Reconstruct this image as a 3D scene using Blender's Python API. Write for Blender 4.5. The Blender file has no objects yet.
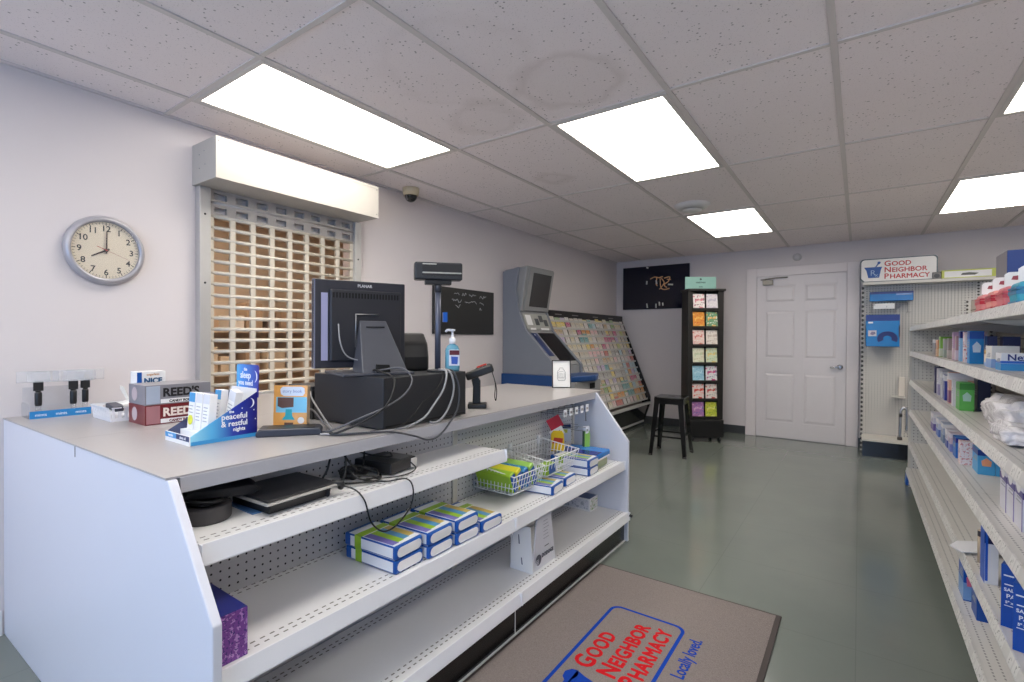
import bpy, bmesh, math, random
from mathutils import Vector, Matrix
random.seed(7)
PI = math.pi
SKY, EXPO = 4.5, 0.25
scene = bpy.context.scene
COL = scene.collection

# ------------------------------------------------------------------ materials
def lin(c):
    r = []
    for v in c[:3]:
        v = v / 255.0
        r.append(v / 12.92 if v <= 0.04045 else ((v + 0.055) / 1.055) ** 2.4)
    return (*r, 1.0)

MATS = {}
class NT:
    def __init__(s, name):
        s.m = bpy.data.materials.new(name); s.m.use_nodes = True
        s.t = s.m.node_tree; s.b = s.t.nodes['Principled BSDF']; s.out = s.t.nodes['Material Output']
    def n(s, typ, **kw):
        nd = s.t.nodes.new(typ)
        for k, v in kw.items(): setattr(nd, k, v)
        return nd
    def l(s, a, b): s.t.links.new(a, b)
    def math(s, op, a, b=None, clamp=False):
        nd = s.n('ShaderNodeMath', operation=op); nd.use_clamp = clamp
        for i, v in enumerate((a, b)):
            if v is None: continue
            if isinstance(v, (int, float)): nd.inputs[i].default_value = v
            else: s.l(v, nd.inputs[i])
        return nd.outputs[0]
    def mix(s, f, a, b):
        nd = s.n('ShaderNodeMix', data_type='RGBA')
        if isinstance(f, (int, float)): nd.inputs[0].default_value = f
        else: s.l(f, nd.inputs[0])
        for i, v in ((6, a), (7, b)):
            if isinstance(v, tuple): nd.inputs[i].default_value = v
            else: s.l(v, nd.inputs[i])
        return nd.outputs[2]
    def coord(s, which='Object'):
        return s.n('ShaderNodeTexCoord').outputs[which]
    def xyz(s, v):
        nd = s.n('ShaderNodeSeparateXYZ'); s.l(v, nd.inputs[0]); return nd.outputs
    def noise(s, v, scale, detail=3, rough=.55):
        nd = s.n('ShaderNodeTexNoise'); nd.inputs['Scale'].default_value = scale
        nd.inputs['Detail'].default_value = detail; nd.inputs['Roughness'].default_value = rough
        s.l(v, nd.inputs['Vector']); return nd
    def bump(s, h, strength, dist=.002):
        nd = s.n('ShaderNodeBump'); nd.inputs['Strength'].default_value = strength
        nd.inputs['Distance'].default_value = dist; s.l(h, nd.inputs['Height'])
        s.l(nd.outputs[0], s.b.inputs['Normal'])

def M(name, rgb, rough=.5, metal=0., var=.06, scale=12., bump=0., spec=.5, coat=0., alpha=1., trans=0.):
    if name in MATS: return MATS[name]
    t = NT(name); b = t.b
    c = lin(rgb)
    co = t.coord()
    nz = t.noise(co, scale)
    dark = tuple(v * (1 - var) for v in c[:3]) + (1,)
    lite = tuple(min(1, v * (1 + var)) for v in c[:3]) + (1,)
    t.l(t.mix(nz.outputs[0], dark, lite), b.inputs['Base Color'])
    b.inputs['Roughness'].default_value = rough; b.inputs['Metallic'].default_value = metal
    b.inputs['Specular IOR Level'].default_value = spec
    b.inputs['Coat Weight'].default_value = coat
    if alpha < 1: b.inputs['Alpha'].default_value = alpha
    if trans > 0: b.inputs['Transmission Weight'].default_value = trans
    if bump:
        n2 = t.noise(co, scale * 6); t.bump(n2.outputs[0], bump)
    MATS[name] = t.m
    return t.m

def emit_mat(name, rgb, strength):
    t = NT(name); t.b.inputs['Base Color'].default_value = (.9, .9, .9, 1)
    co = t.coord(); o = t.xyz(co)
    # two tubes behind the prismatic lens make two soft brighter bands along the fitting
    w = t.math('ABSOLUTE', t.math('SUBTRACT', t.math('ABSOLUTE', o[0]), .14))
    k = t.math('SUBTRACT', 1.12, t.math('MULTIPLY', w, 1.9))
    t.b.inputs['Emission Color'].default_value = lin(rgb)
    t.l(t.math('MULTIPLY', k, strength), t.b.inputs['Emission Strength'])
    return t.m

def bold(b, words, size, T, w, mi=0, align='LEFT', space=1., extrude=.0005):
    for i, (dx, dy) in enumerate(((0, 0), (w, 0), (-w, 0), (0, w), (0, -w), (w * .7, w * .7), (-w * .7, -w * .7))):
        b.text(words, size, T @ Matrix.Translation((dx, dy, i * .00001)), mi, extrude, 0., align, 1., space)
def pegboard(name, rgb, u, v, pitch=.0254, rad=.13, hole=(28, 28, 30), rough=.45):
    """painted board pierced by a square grid of round holes (u, v: local axes)"""
    t = NT(name); o = t.xyz(t.coord())
    def cell(ax):
        return t.math('SUBTRACT', t.math('FRACT', t.math('MULTIPLY', o[ax], 1 / pitch)), .5)
    a, b = cell(u), cell(v)
    d = t.math('SQRT', t.math('ADD', t.math('MULTIPLY', a, a), t.math('MULTIPLY', b, b)))
    m = t.math('LESS_THAN', d, rad)
    nz = t.noise(t.coord(), 8)
    c = lin(rgb)
    base = t.mix(nz.outputs[0], tuple(x * .95 for x in c[:3]) + (1,), c)
    t.l(t.mix(m, base, lin(hole)), t.b.inputs['Base Color'])
    t.b.inputs['Roughness'].default_value = rough
    t.bump(t.math('SUBTRACT', 1., m), .4, .003)
    return t.m

def slotted(name, rgb, rows, rough=.35, pitch=.0254, hole=(40, 40, 44)):
    """painted steel shelf with rows of punched slots; rows are local x positions, slots run along y"""
    t = NT(name); o = t.xyz(t.coord())
    m = None
    sy = t.math('LESS_THAN', t.math('FRACT', t.math('MULTIPLY', o[1], 1 / pitch)), .5)
    for i, r in enumerate(rows):
        k = t.math('LESS_THAN', t.math('ABSOLUTE', t.math('SUBTRACT', o[0], r)), .0026)
        m = k if m is None else t.math('MAXIMUM', m, k)
    m = t.math('MULTIPLY', m, sy)
    up = t.xyz(t.n('ShaderNodeNewGeometry').outputs['Normal'])[2]
    m = t.math('MULTIPLY', m, t.math('GREATER_THAN', up, .5))
    nz = t.noise(t.coord(), 5)
    c = lin(rgb)
    base = t.mix(nz.outputs[0], tuple(x * .94 for x in c[:3]) + (1,), c)
    t.l(t.mix(m, base, lin(hole)), t.b.inputs['Base Color'])
    t.b.inputs['Roughness'].default_value = rough
    return t.m

def price_rail_mat(name):
    """shelf-edge channel holding a line of small printed price tags (runs along local y)"""
    t = NT(name); o = t.xyz(t.coord())
    y = t.math('MULTIPLY', o[1], 1 / .052)
    cell = t.math('FLOOR', y); f = t.math('FRACT', y)
    wn = t.n('ShaderNodeTexWhiteNoise', noise_dimensions='1D'); t.l(cell, wn.inputs['W'])
    has = t.math('GREATER_THAN', wn.outputs['Value'], .3)
    z = t.math('FRACT', t.math('MULTIPLY', o[2], 1 / .048))
    inside = t.math('MULTIPLY', t.math('MULTIPLY', t.math('GREATER_THAN', f, .08), t.math('LESS_THAN', f, .9)), has)
    nz = t.noise(t.coord(), 105, 2)
    ink = t.math('MULTIPLY', t.math('GREATER_THAN', nz.outputs[0], .6), t.math('MULTIPLY', inside, t.math('LESS_THAN', t.math('ABSOLUTE', t.math('SUBTRACT', f, .45)), .3)))
    c1 = t.mix(inside, lin((210, 207, 204)), lin((226, 224, 220)))
    t.l(t.mix(t.math('MULTIPLY', ink, .6), c1, lin((70, 66, 66))), t.b.inputs['Base Color'])
    t.b.inputs['Roughness'].default_value = .3
    return t.m

def ceiling_tile_mat():
    t = NT('ceiling_tile'); co = t.coord(); c = lin((240, 231, 231))
    v = t.n('ShaderNodeTexVoronoi'); v.inputs['Scale'].default_value = 42; t.l(co, v.inputs['Vector'])
    n2 = t.noise(co, 17, 2)
    hole = t.math('MULTIPLY', t.math('LESS_THAN', v.outputs['Distance'], .17), t.math('GREATER_THAN', n2.outputs[0], .47))
    v3 = t.n('ShaderNodeTexVoronoi'); v3.inputs['Scale'].default_value = 110; t.l(co, v3.inputs['Vector'])
    fine = t.math('MULTIPLY', t.math('LESS_THAN', v3.outputs['Distance'], .2), .35)
    n3 = t.noise(co, 1.3, 2)
    base = t.mix(n3.outputs[0], tuple(x * .93 for x in c[:3]) + (1,), c)
    base = t.mix(t.math('MAXIMUM', t.math('MULTIPLY', hole, .65), t.math('MULTIPLY', fine, .6)), base, lin((120, 112, 108)))
    # old water stains with rings of their own
    for (x, y, r, k) in ((-1.02, 1.98, .22, .17), (-1.55, 2.05, .16, .12), (-1.72, 3.1, .1, .15), (-1.35, 1.6, .3, .06)):
        mp = t.n('ShaderNodeMapping'); mp.inputs['Location'].default_value = (-x, -y, 0); t.l(co, mp.inputs['Vector'])
        nzz = t.noise(co, 5, 2); o = t.xyz(mp.outputs[0])
        d = t.math('SQRT', t.math('ADD', t.math('MULTIPLY', o[0], o[0]), t.math('MULTIPLY', o[1], o[1])))
        d = t.math('ADD', d, t.math('MULTIPLY', t.math('SUBTRACT', nzz.outputs[0], .5), .22))
        ring = t.math('SUBTRACT', 1., t.math('MULTIPLY', t.math('ABSOLUTE', t.math('SUBTRACT', d, r)), 18.), clamp=True)
        inn = t.math('MULTIPLY', t.math('LESS_THAN', d, r), .35)
        base = t.mix(t.math('MULTIPLY', t.math('MAXIMUM', ring, inn), k), base, lin((128, 104, 84)))
    t.l(base, t.b.inputs['Base Color']); t.b.inputs['Roughness'].default_value = .9
    t.bump(t.math('SUBTRACT', 1., hole), .25, .002)
    return t.m

def floor_mat():
    t = NT('vinyl_floor'); co = t.coord()
    n1 = t.noise(co, 2.2, 4); n2 = t.noise(co, 45, 3); n3 = t.noise(co, 9, 3)
    c = t.mix(n1.outputs[0], lin((106, 113, 107)), lin((122, 127, 119)))
    c = t.mix(t.math('MULTIPLY', n2.outputs[0], .4), c, lin((114, 121, 116)))
    o = t.xyz(co)
    br = t.n('ShaderNodeTexBrick'); br.offset = 0; t.l(co, br.inputs['Vector'])
    br.inputs['Scale'].default_value = 1 / .61; br.inputs['Brick Width'].default_value = 1; br.inputs['Row Height'].default_value = 1
    br.inputs['Mortar Size'].default_value = .003
    c = t.mix(t.math('MULTIPLY', br.outputs['Fac'], .25), c, lin((78, 84, 80)))
    t.l(c, t.b.inputs['Base Color'])
    r = t.math('ADD', .1, t.math('MULTIPLY', n3.outputs[0], .07))
    t.l(r, t.b.inputs['Roughness'])
    t.b.inputs['Specular IOR Level'].default_value = .45
    return t.m

def mat_pile():
    t = NT('mat_pile'); co = t.coord()
    n = t.noise(co, 240, 2); n2 = t.noise(co, 60, 3)
    c = t.mix(n.outputs[0], lin((94, 86, 83)), lin((154, 144, 139)))
    c = t.mix(t.math('MULTIPLY', n2.outputs[0], .35), c, lin((122, 113, 109)))
    t.l(c, t.b.inputs['Base Color']); t.b.inputs['Roughness'].default_value = .95
    t.b.inputs['Specular IOR Level'].default_value = .1
    t.bump(n.outputs[0], .6, .004)
    return t.m

def print_mat(name, base, a, b, scale=26):
    """a printed picture: blotches of two inks over a base card colour"""
    t = NT(name); co = t.coord()
    n = t.noise(co, scale, 1.5); n2 = t.noise(co, scale * 1.9 + 3, 1.5)
    c = t.mix(t.math('GREATER_THAN', n.outputs[0], .57), lin(base), lin(a))
    c = t.mix(t.math('GREATER_THAN', n2.outputs[0], .6), c, lin(b))
    t.l(c, t.b.inputs['Base Color']); t.b.inputs['Roughness'].default_value = .35
    return t.m

def gradient_print(name, stops, axis=2, lo=0, hi=1, rough=.3):
    """printed board whose ink colour runs from one hue to another (like the night-sky box)"""
    t = NT(name); o = t.xyz(t.coord())
    f = t.math('DIVIDE', t.math('SUBTRACT', o[axis], lo), hi - lo, clamp=True)
    r = t.n('ShaderNodeValToRGB'); t.l(f, r.inputs[0])
    e = r.color_ramp.elements
    e[0].position, e[0].color = stops[0][0], lin(stops[0][1])
    e[1].position, e[1].color = stops[-1][0], lin(stops[-1][1])
    for p, c in stops[1:-1]:
        k = e.new(p); k.color = lin(c)
    t.l(r.outputs[0], t.b.inputs['Base Color']); t.b.inputs['Roughness'].default_value = rough
    return t.m

def schlick(t):
    lw = t.n('ShaderNodeLayerWeight'); lw.inputs[0].default_value = .5
    return t.math('ADD', .03, t.math('MULTIPLY', t.math('POWER', lw.outputs['Facing'], 5.), .9))
def pane_mat():
    t = NT('window_pane'); t.t.nodes.remove(t.b)
    tr = t.n('ShaderNodeBsdfTransparent'); gl = t.n('ShaderNodeBsdfGlossy'); gl.inputs['Roughness'].default_value = .02
    mx = t.n('ShaderNodeMixShader'); t.l(schlick(t), mx.inputs[0]); t.l(tr.outputs[0], mx.inputs[1]); t.l(gl.outputs[0], mx.inputs[2])
    t.l(mx.outputs[0], t.out.inputs[0]); return t.m

def clear_mat(name, tint=(235, 238, 242), opac=.12):
    """thin clear plastic film or acrylic"""
    t = NT(name); t.t.nodes.remove(t.b)
    tr = t.n('ShaderNodeBsdfTransparent'); tr.inputs[0].default_value = (.97, .975, .98, 1)
    gl = t.n('ShaderNodeBsdfGlossy'); gl.inputs['Roughness'].default_value = .08
    df = t.n('ShaderNodeBsdfDiffuse'); df.inputs[0].default_value = lin(tint)
    m1 = t.n('ShaderNodeMixShader'); t.l(schlick(t), m1.inputs[0]); t.l(tr.outputs[0], m1.inputs[1]); t.l(gl.outputs[0], m1.inputs[2])
    m2 = t.n('ShaderNodeMixShader'); m2.inputs[0].default_value = opac
    t.l(m1.outputs[0], m2.inputs[1]); t.l(df.outputs[0], m2.inputs[2])
    t.l(m2.outputs[0], t.out.inputs[0]); return t.m

# ------------------------------------------------------------------ mesh helpers
class MB:
    def __init__(s): s.v = []; s.f = []; s.mi = []; s.sm = []
    def add(s, vs, fs, mi=0, T=None, smooth=False):
        o = len(s.v)
        s.v += [tuple(T @ Vector(v)) if T else tuple(v) for v in vs]
        for f in fs:
            s.f.append([i + o for i in f]); s.mi.append(mi); s.sm.append(smooth)
        return s
    def box(s, x0, x1, y0, y1, z0, z1, mi=0, T=None):
        vs = [(x0, y0, z0), (x1, y0, z0), (x1, y1, z0), (x0, y1, z0), (x0, y0, z1), (x1, y0, z1), (x1, y1, z1), (x0, y1, z1)]
        fs = [(3, 2, 1, 0), (4, 5, 6, 7), (0, 1, 5, 4), (1, 2, 6, 5), (2, 3, 7, 6), (3, 0, 4, 7)]
        return s.add(vs, fs, mi, T)
    def prism(s, pts, a0, a1, axis='y', mi=0, T=None, smooth=False):
        """pts: outline in the plane across axis; extruded from a0 to a1"""
        def P(p, a):
            return {'x': (a, p[0], p[1]), 'y': (p[0], a, p[1]), 'z': (p[0], p[1], a)}[axis]
        n = len(pts)
        vs = [P(p, a0) for p in pts] + [P(p, a1) for p in pts]
        fs = [tuple(range(n))[::-1], tuple(range(n, 2 * n))]
        s.add(vs, fs, mi, T)
        s.add(vs, [(i, (i + 1) % n, n + (i + 1) % n, n + i) for i in range(n)], mi, T, smooth)
        return s
    def lathe(s, prof, n=24, mi=0, T=None, smooth=True, cap=True):
        vs = []; fs = []
        for r, z in prof:
            for k in range(n):
                a = 2 * PI * k / n; vs.append((r * math.cos(a), r * math.sin(a), z))
        for i in range(len(prof) - 1):
            for k in range(n):
                fs.append((i * n + k, i * n + (k + 1) % n, (i + 1) * n + (k + 1) % n, (i + 1) * n + k))
        s.add(vs, fs, mi, T, smooth)
        if cap:
            m = len(prof) - 1
            s.add(vs, [tuple(range(n))[::-1], tuple(range(m * n, m * n + n))], mi, T, False)
        return s
    def cyl(s, p0, p1, r0, r1=None, n=12, mi=0, smooth=True):
        p0, p1 = Vector(p0), Vector(p1); d = p1 - p0
        q = d.to_track_quat('Z', 'Y').to_matrix().to_4x4()
        T = Matrix.Translation(p0) @ q
        return s.lathe([(r0, 0), (r0 if r1 is None else r1, d.length)], n, mi, T, smooth)
    def tube(s, pts, r, n=8, mi=0, spline=True, closed=False):
        P = [Vector(p) for p in pts]
        if spline and len(P) > 2:
            Q = []
            m = len(P)
            for i in range(m if closed else m - 1):
                a = P[(i - 1) % m] if (i > 0 or closed) else P[0] * 2 - P[1]
                b = P[i]; c = P[(i + 1) % m]
                d = P[(i + 2) % m] if (i + 2 < m or closed) else P[-1] * 2 - P[-2]
                for k in range(7):
                    t = k / 7
                    Q.append(.5 * ((2 * b) + (c - a) * t + (2 * a - 5 * b + 4 * c - d) * t * t + (3 * b - a - 3 * c + d) * t ** 3))
            if not closed: Q.append(P[-1])
            P = Q
        m = len(P); vs = []; fs = []; up = None
        for i in range(m):
            if closed: d = P[(i + 1) % m] - P[i - 1]
            else: d = P[min(i + 1, m - 1)] - P[max(i - 1, 0)]
            d.normalize()
            if up is None:
                up = d.orthogonal().normalized()
            up = (up - d * up.dot(d))
            up = up.normalized() if up.length > 1e-6 else d.orthogonal().normalized()
            w = d.cross(up)
            for k in range(n):
                a = 2 * PI * k / n
                vs.append(tuple(P[i] + (up * math.cos(a) + w * math.sin(a)) * r))
        for i in range(m if closed else m - 1):
            j = (i + 1) % m
            for k in range(n):
                fs.append((i * n + k, i * n + (k + 1) % n, j * n + (k + 1) % n, j * n + k))
        s.add(vs, fs, mi, None, True)
        if not closed: s.add(vs, [tuple(range(n))[::-1], tuple(range((m - 1) * n, m * n))], mi)
        return s
    def text(s, body, size, T, mi=0, extrude=.0006, offset=0., align='CENTER', sx=1., space=1.):
        vs, fs = text_geo(body, size, extrude, offset, align, space)
        return s.add([(x * sx, y, z) for x, y, z in vs], fs, mi, T)
    def build(s, name, mats, parent=None, bevel=0., seg=2, loc=None, smooth_angle=None):
        me = bpy.data.meshes.new(name)
        me.from_pydata(s.v, [], s.f)
        for i, p in enumerate(me.polygons):
            p.material_index = s.mi[i]; p.use_smooth = s.sm[i]
        for m in (mats if isinstance(mats, (list, tuple)) else [mats]): me.materials.append(m)
        bm = bmesh.new(); bm.from_mesh(me); bmesh.ops.remove_doubles(bm, verts=bm.verts, dist=1e-6)
        bmesh.ops.recalc_face_normals(bm, faces=bm.faces); bm.to_mesh(me); bm.free()
        o = bpy.data.objects.new(name, me); COL.objects.link(o)
        if parent: o.parent = parent
        if loc: o.location = loc
        if bevel:
            b = o.modifiers.new('edge', 'BEVEL'); b.width = bevel; b.segments = seg; b.limit_method = 'ANGLE'; b.angle_limit = .6
            b.harden_normals = False
        return o

TXT = {}
def text_geo(body, size, extrude, offset, align, space):
    k = (body, size, extrude, offset, align, space)
    if k in TXT: return TXT[k]
    c = bpy.data.curves.new('lettering', 'FONT'); c.body = body; c.size = size; c.extrude = extrude; c.offset = offset
    c.align_x = align; c.resolution_u = 3; c.space_character = space
    o = bpy.data.objects.new('lettering_tmp', c); COL.objects.link(o)
    dg = bpy.context.evaluated_depsgraph_get()
    me = bpy.data.meshes.new_from_object(o.evaluated_get(dg))
    r = ([tuple(v.co) for v in me.vertices], [tuple(p.vertices) for p in me.polygons])
    bpy.data.objects.remove(o); bpy.data.curves.remove(c); bpy.data.meshes.remove(me)
    TXT[k] = r
    return r

def basis(origin, u, v):
    u, v = Vector(u).normalized(), Vector(v).normalized(); w = u.cross(v)
    m = Matrix((u, v, w)).transposed().to_4x4(); m.translation = Vector(origin); return m

def tag(o, label, cat, group=None, kind=None):
    o['label'] = label; o['category'] = cat
    if group: o['group'] = group
    if kind: o['kind'] = kind
    return o
def thing(name, label, cat, loc=(0, 0, 0), rz=0., group=None):
    o = bpy.data.objects.new(name, None); COL.objects.link(o); o.empty_display_size = .05
    o.location = loc; o.rotation_euler = (0, 0, rz)
    return tag(o, label, cat, group)
def struct(o): o['kind'] = 'structure'; return o
def dup(root, loc, rz=None):
    r = root.copy(); COL.objects.link(r); r.location = loc
    if rz is not None: r.rotation_euler = (0, 0, rz)
    for ch in list(root.children):
        c = ch.copy(); COL.objects.link(c); c.parent = r
        for g in list(ch.children):
            d = g.copy(); COL.objects.link(d); d.parent = c
    return r

# ------------------------------------------------------------------ shared materials
white_paint = M('wall_paint', (210, 203, 204), .75, var=.02, scale=3, bump=.05)
white_lam = M('white_laminate', (212, 213, 222), .35, var=.015, scale=3)
grey_lam = M('grey_laminate', (166, 162, 162), .28, var=.05, scale=70)
grey_edge = M('grey_laminate_edge', (174, 173, 179), .4, var=.04, scale=70)
white_metal = M('white_metal', (224, 222, 220), .32, var=.02)
cream_metal = M('cream_metal', (208, 204, 196), .4, var=.02)
black_plastic = M('black_plastic', (22, 22, 24), .38)
charcoal = M('charcoal_plastic', (52, 54, 62), .42, scale=40)
dark_grey = M('dark_grey_metal', (38, 39, 43), .45, scale=60)
black_metal = M('black_gloss_metal', (12, 12, 13), .14, spec=.6)
black_kick = M('black_kick', (16, 15, 16), .22)
chrome = M('chrome', (205, 205, 208), .16, metal=1, var=.02)
steel = M('brushed_steel', (150, 150, 152), .35, metal=.9)
white_card = M('white_card', (236, 235, 234), .6, var=.02)
paper_white = M('paper_white', (240, 239, 236), .55, var=.02)
white_print = M('white_ink', (238, 240, 244), .5, var=.01)
black_ink = M('black_ink', (24, 22, 24), .5)
glass_clear = clear_mat('clear_acrylic', opac=.07)
film_clear = clear_mat('clear_film', opac=.05)
mid_grey = M('mid_grey_plastic', (120, 120, 122), .45)
white_plastic = M('white_plastic', (232, 232, 236), .35, var=.02)
navy = M('navy_card', (18, 42, 96), .35)
royal = M('royal_blue_card', (10, 82, 166), .3)
sky_blue = M('sky_blue_card', (60, 150, 208), .3)
red_ink = M('red_ink', (190, 30, 36), .5)
blue_ink = M('blue_ink', (20, 66, 160), .5)
black_fabric_cable = M('black_cable', (15, 15, 16), .45)
grey_cable = M('grey_cable', (150, 150, 152), .45)
black_void = M('void_black', (8, 8, 8), .8)

# ------------------------------------------------------------------ camera
F_PX = 501.6
cam = bpy.data.cameras.new('camera'); cam_ob = bpy.data.objects.new('camera', cam); COL.objects.link(cam_ob)
cam.sensor_width = 36; cam.lens = F_PX / 1024 * 36; cam.shift_x = (512 - 488.4) / 1024; cam.clip_start = .02
yaw, pit, rol = .6366, -8.9e-3, 5.1e-3
fw = Vector((-math.sin(yaw) * math.cos(pit), math.cos(yaw) * math.cos(pit), math.sin(pit)))
rt = Vector((math.cos(yaw), math.sin(yaw), 0)); up = rt.cross(fw)
r2 = rt * math.cos(rol) + up * math.sin(rol); u2 = -rt * math.sin(rol) + up * math.cos(rol)
m = Matrix((r2, u2, -fw)).transposed().to_4x4(); m.translation = Vector((0, 0, 1.225))
cam_ob.matrix_world = m
scene.camera = cam_ob

# ------------------------------------------------------------------ room
H = 2.33
WLX, WLS = -2.79, -.0155              # left wall: x = WLX + WLS*y
A_L = math.atan(.0155)
A_B = -math.atan(.029)
def wl(y, z, off=0.): return Vector((WLX + WLS * y + off, y, z))
def wb(x, z, off=0.): return Vector((x, 7.025 - .029 * x - off, z))

struct(MB().box(-2.9, 2.3, -2.7, 7.15, -.1, 0).build('floor', floor_mat()))
struct(MB().box(-3.05, 2.3, -2.7, 7.2, H, H + .1).build('ceiling', ceiling_tile_mat()))
# left wall with the hatch opening (local y along the wall)
b = MB()
b.box(-.12, 0, -2.7, 1.225, 0, H).box(-.12, 0, 2.25, 7.15, 0, H).box(-.12, 0, 1.225, 2.25, 0, .84).box(-.12, 0, 1.225, 2.25, 2.02, H)
o = struct(b.build('wall_left', white_paint)); o.location = (WLX, 0, 0); o.rotation_euler = (0, 0, A_L)
o = struct(MB().box(-3.0, 2.35, 0, .12, 0, H).build('wall_back', white_paint)); o.location = (0, 7.025, 0); o.rotation_euler = (0, 0, A_B)
struct(MB().box(2.2, 2.32, -2.7, 7.1, 0, H).build('wall_right', white_paint))
b = MB()
b.box(-2.9, -2.3, -2.72, -2.6, 0, H).box(1.7, 2.3, -2.72, -2.6, 0, H).box(-2.3, 1.7, -2.72, -2.6, 0, .65).box(-2.3, 1.7, -2.72, -2.6, 2.15, H)
struct(b.build('wall_front', white_paint))
w = bpy.data.objects.new('window_1', None); COL.objects.link(w); struct(w)
b = MB()
for x in (-2.3, -.98, .34, 1.66): b.box(x, x + .04, -2.69, -2.63, .65, 2.15)
b.box(-2.3, 1.7, -2.69, -2.63, .65, .69).box(-2.3, 1.7, -2.69, -2.63, 2.11, 2.15)
b.build('window_frame', white_metal, w)
MB().box(-2.26, 1.66, -2.664, -2.658, .69, 2.11).build('window_pane', pane_mat(), w)

# ceiling grid and wall angle
grid_m = M('grid_paint', (206, 199, 196), .5, var=.02)
GX = [-.6965 + .6093 * k for k in range(-3, 5)]
GY = [1.062 + 1.2186 * k for k in range(-3, 5)]
b = MB()
for x in GX: b.box(x - .012, x + .012, -2.6, 7.05, H - .006, H + .001)
for y in GY:
    b.box(-2.86, 2.2, y - .011, y + .011, H - .005, H + .001)
struct(b.build('trim_1', grid_m))
b = MB().box(0, .016, -2.6, 7.1, H - .010, H)
o = struct(b.build('trim_2', M('wall_angle', (208, 201, 200), .5))); o.location = (WLX, 0, 0); o.rotation_euler = (0, 0, A_L)
# cove base
cove = M('cove_base', (62, 64, 66), .4)
b = MB().box(-2.9, -1.155, -.008, 0, 0, .105).box(-.02, 2.2, -.008, 0, 0, .105)
o = struct(b.build('baseboard_back', cove)); o.location = (0, 7.025, 0); o.rotation_euler = (0, 0, A_B)
b = MB().box(0, .008, -2.6, .46, 0, .1).box(0, .008, 2.95, 7.1, 0, .1)
o = struct(b.build('baseboard_left', M('baseboard_white', (222, 220, 220), .4))); o.location = (WLX, 0, 0); o.rotation_euler = (0, 0, A_L)

# ceiling lights
panel_m = emit_mat('light_diffuser', (255, 249, 238), 8.0)
frame_m = M('fixture_frame', (205, 200, 196), .5)
def ceiling_light(ix, iy, label):
    x0, y0 = GX[ix], GY[iy]
    t = thing('ceiling_light', label, 'light', (x0 + .3046, y0 + .6093, H), 0, 'recessed ceiling lights')
    f = MB()
    a, c, wd = .3046 - .012, .6093 - .011, .022
    for (p, q, r, s_) in ((-a, -a + wd, -c, c), (a - wd, a, -c, c), (-a + wd, a - wd, -c, -c + wd), (-a + wd, a - wd, c - wd, c)):
        f.box(p, q, r, s_, -.008, -.0005)
    f.build('frame', frame_m, t)
    MB().box(-a + wd, a - wd, -c + wd, c - wd, -.0045, -.001).build('diffuser', panel_m, t)
    return t
ceiling_light(0, 3, 'long lit ceiling panel above the roll-up shutter')
ceiling_light(2, 4, 'lit ceiling panel over the middle of the shop, nearer than the round vent')
ceiling_light(2, 6, 'small-looking lit ceiling panel just beyond the round ceiling vent')
ceiling_light(5, 6, 'lit ceiling panel above the far end of the wall shelves with medicine')
ceiling_light(5, 4, 'lit ceiling panel cut by the upper edge of the photo over the right shelves')
for ix, iy in ((2, 2), (0, 1), (5, 2), (3, 0)):  # unseen panels, added for their effect on the room's light
    ceiling_light(ix, iy, 'lit ceiling panel over the entrance end of the shop, outside the picture')

# round ceiling vent
t = thing('ceiling_vent', 'round white ceiling vent beside the lit panel by the far door', 'vent', (-1.13, 4.37, H))
MB().lathe([(.082, -.03), (.095, -.04), (.122, -.024), (.142, -.003), (.142, 0), (.08, 0)], 36).build('ring', M('vent_plastic', (214, 211, 208), .4), t)
MB().lathe([(.086, -.012), (.086, -.008)], 36, smooth=False).build('throat', M('void_black', (8, 8, 8), .8), t)
MB().lathe([(.001, -.062), (.04, -.06), (.074, -.05), (.077, -.043), (.02, -.03), (.02, 0)], 36).build('cone', M('vent_plastic', (196, 194, 192), .4), t)
# dome camera
t = thing('dome_camera', 'small beige dome security camera on the ceiling edge by the shutter', 'camera', (-2.71, 2.68, H))
MB().lathe([(.062, 0), (.062, -.02), (.055, -.055), (.05, -.055)], 28).build('housing', M('beige_plastic', (205, 190, 158), .4), t)
MB().lathe([(.047, -.055)] + [(.047 * math.cos(a), -.055 - .047 * math.sin(a)) for a in (.3, .6, .9, 1.2, 1.5)], 28).build('dome', M('smoked_dome', (14, 14, 15), .08, spec=.8), t)
MB().prism([(-.006, -.058), (.006, -.058), (.006, -.09), (-.006, -.09)], -.049, -.03, 'y').build('bracket', steel, t)

# back wall: door with casing
casing = M('casing_paint', (222, 214, 215), .4, var=.01)
def on_back(o):
    o.location = (0, 7.025, 0); o.rotation_euler = (0, 0, A_B); return o
b = MB()
for (x0, x1, z0, z1) in ((-1.15, -1.035, 0, 2.09), (-.115, 0.0, 0, 2.09), (-1.035, -.115, 1.985, 2.09)):
    b.box(x0, x1, -.022, 0, z0, z1)
struct(on_back(b.build('trim_3', casing, bevel=.004)))
door_m = M('door_paint', (217, 211, 213), .38, var=.012)
d = struct(on_back(bpy.data.objects.new('door_1', None))); COL.objects.link(d)
b = MB()
X0, X1, ZB, ZT = -1.03, -.12, .008, 1.98
rows = [(.2, .8), (.98, 1.56), (1.66, 1.87)]
cols = [(-.945, -.62), (-.53, -.205)]
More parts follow.
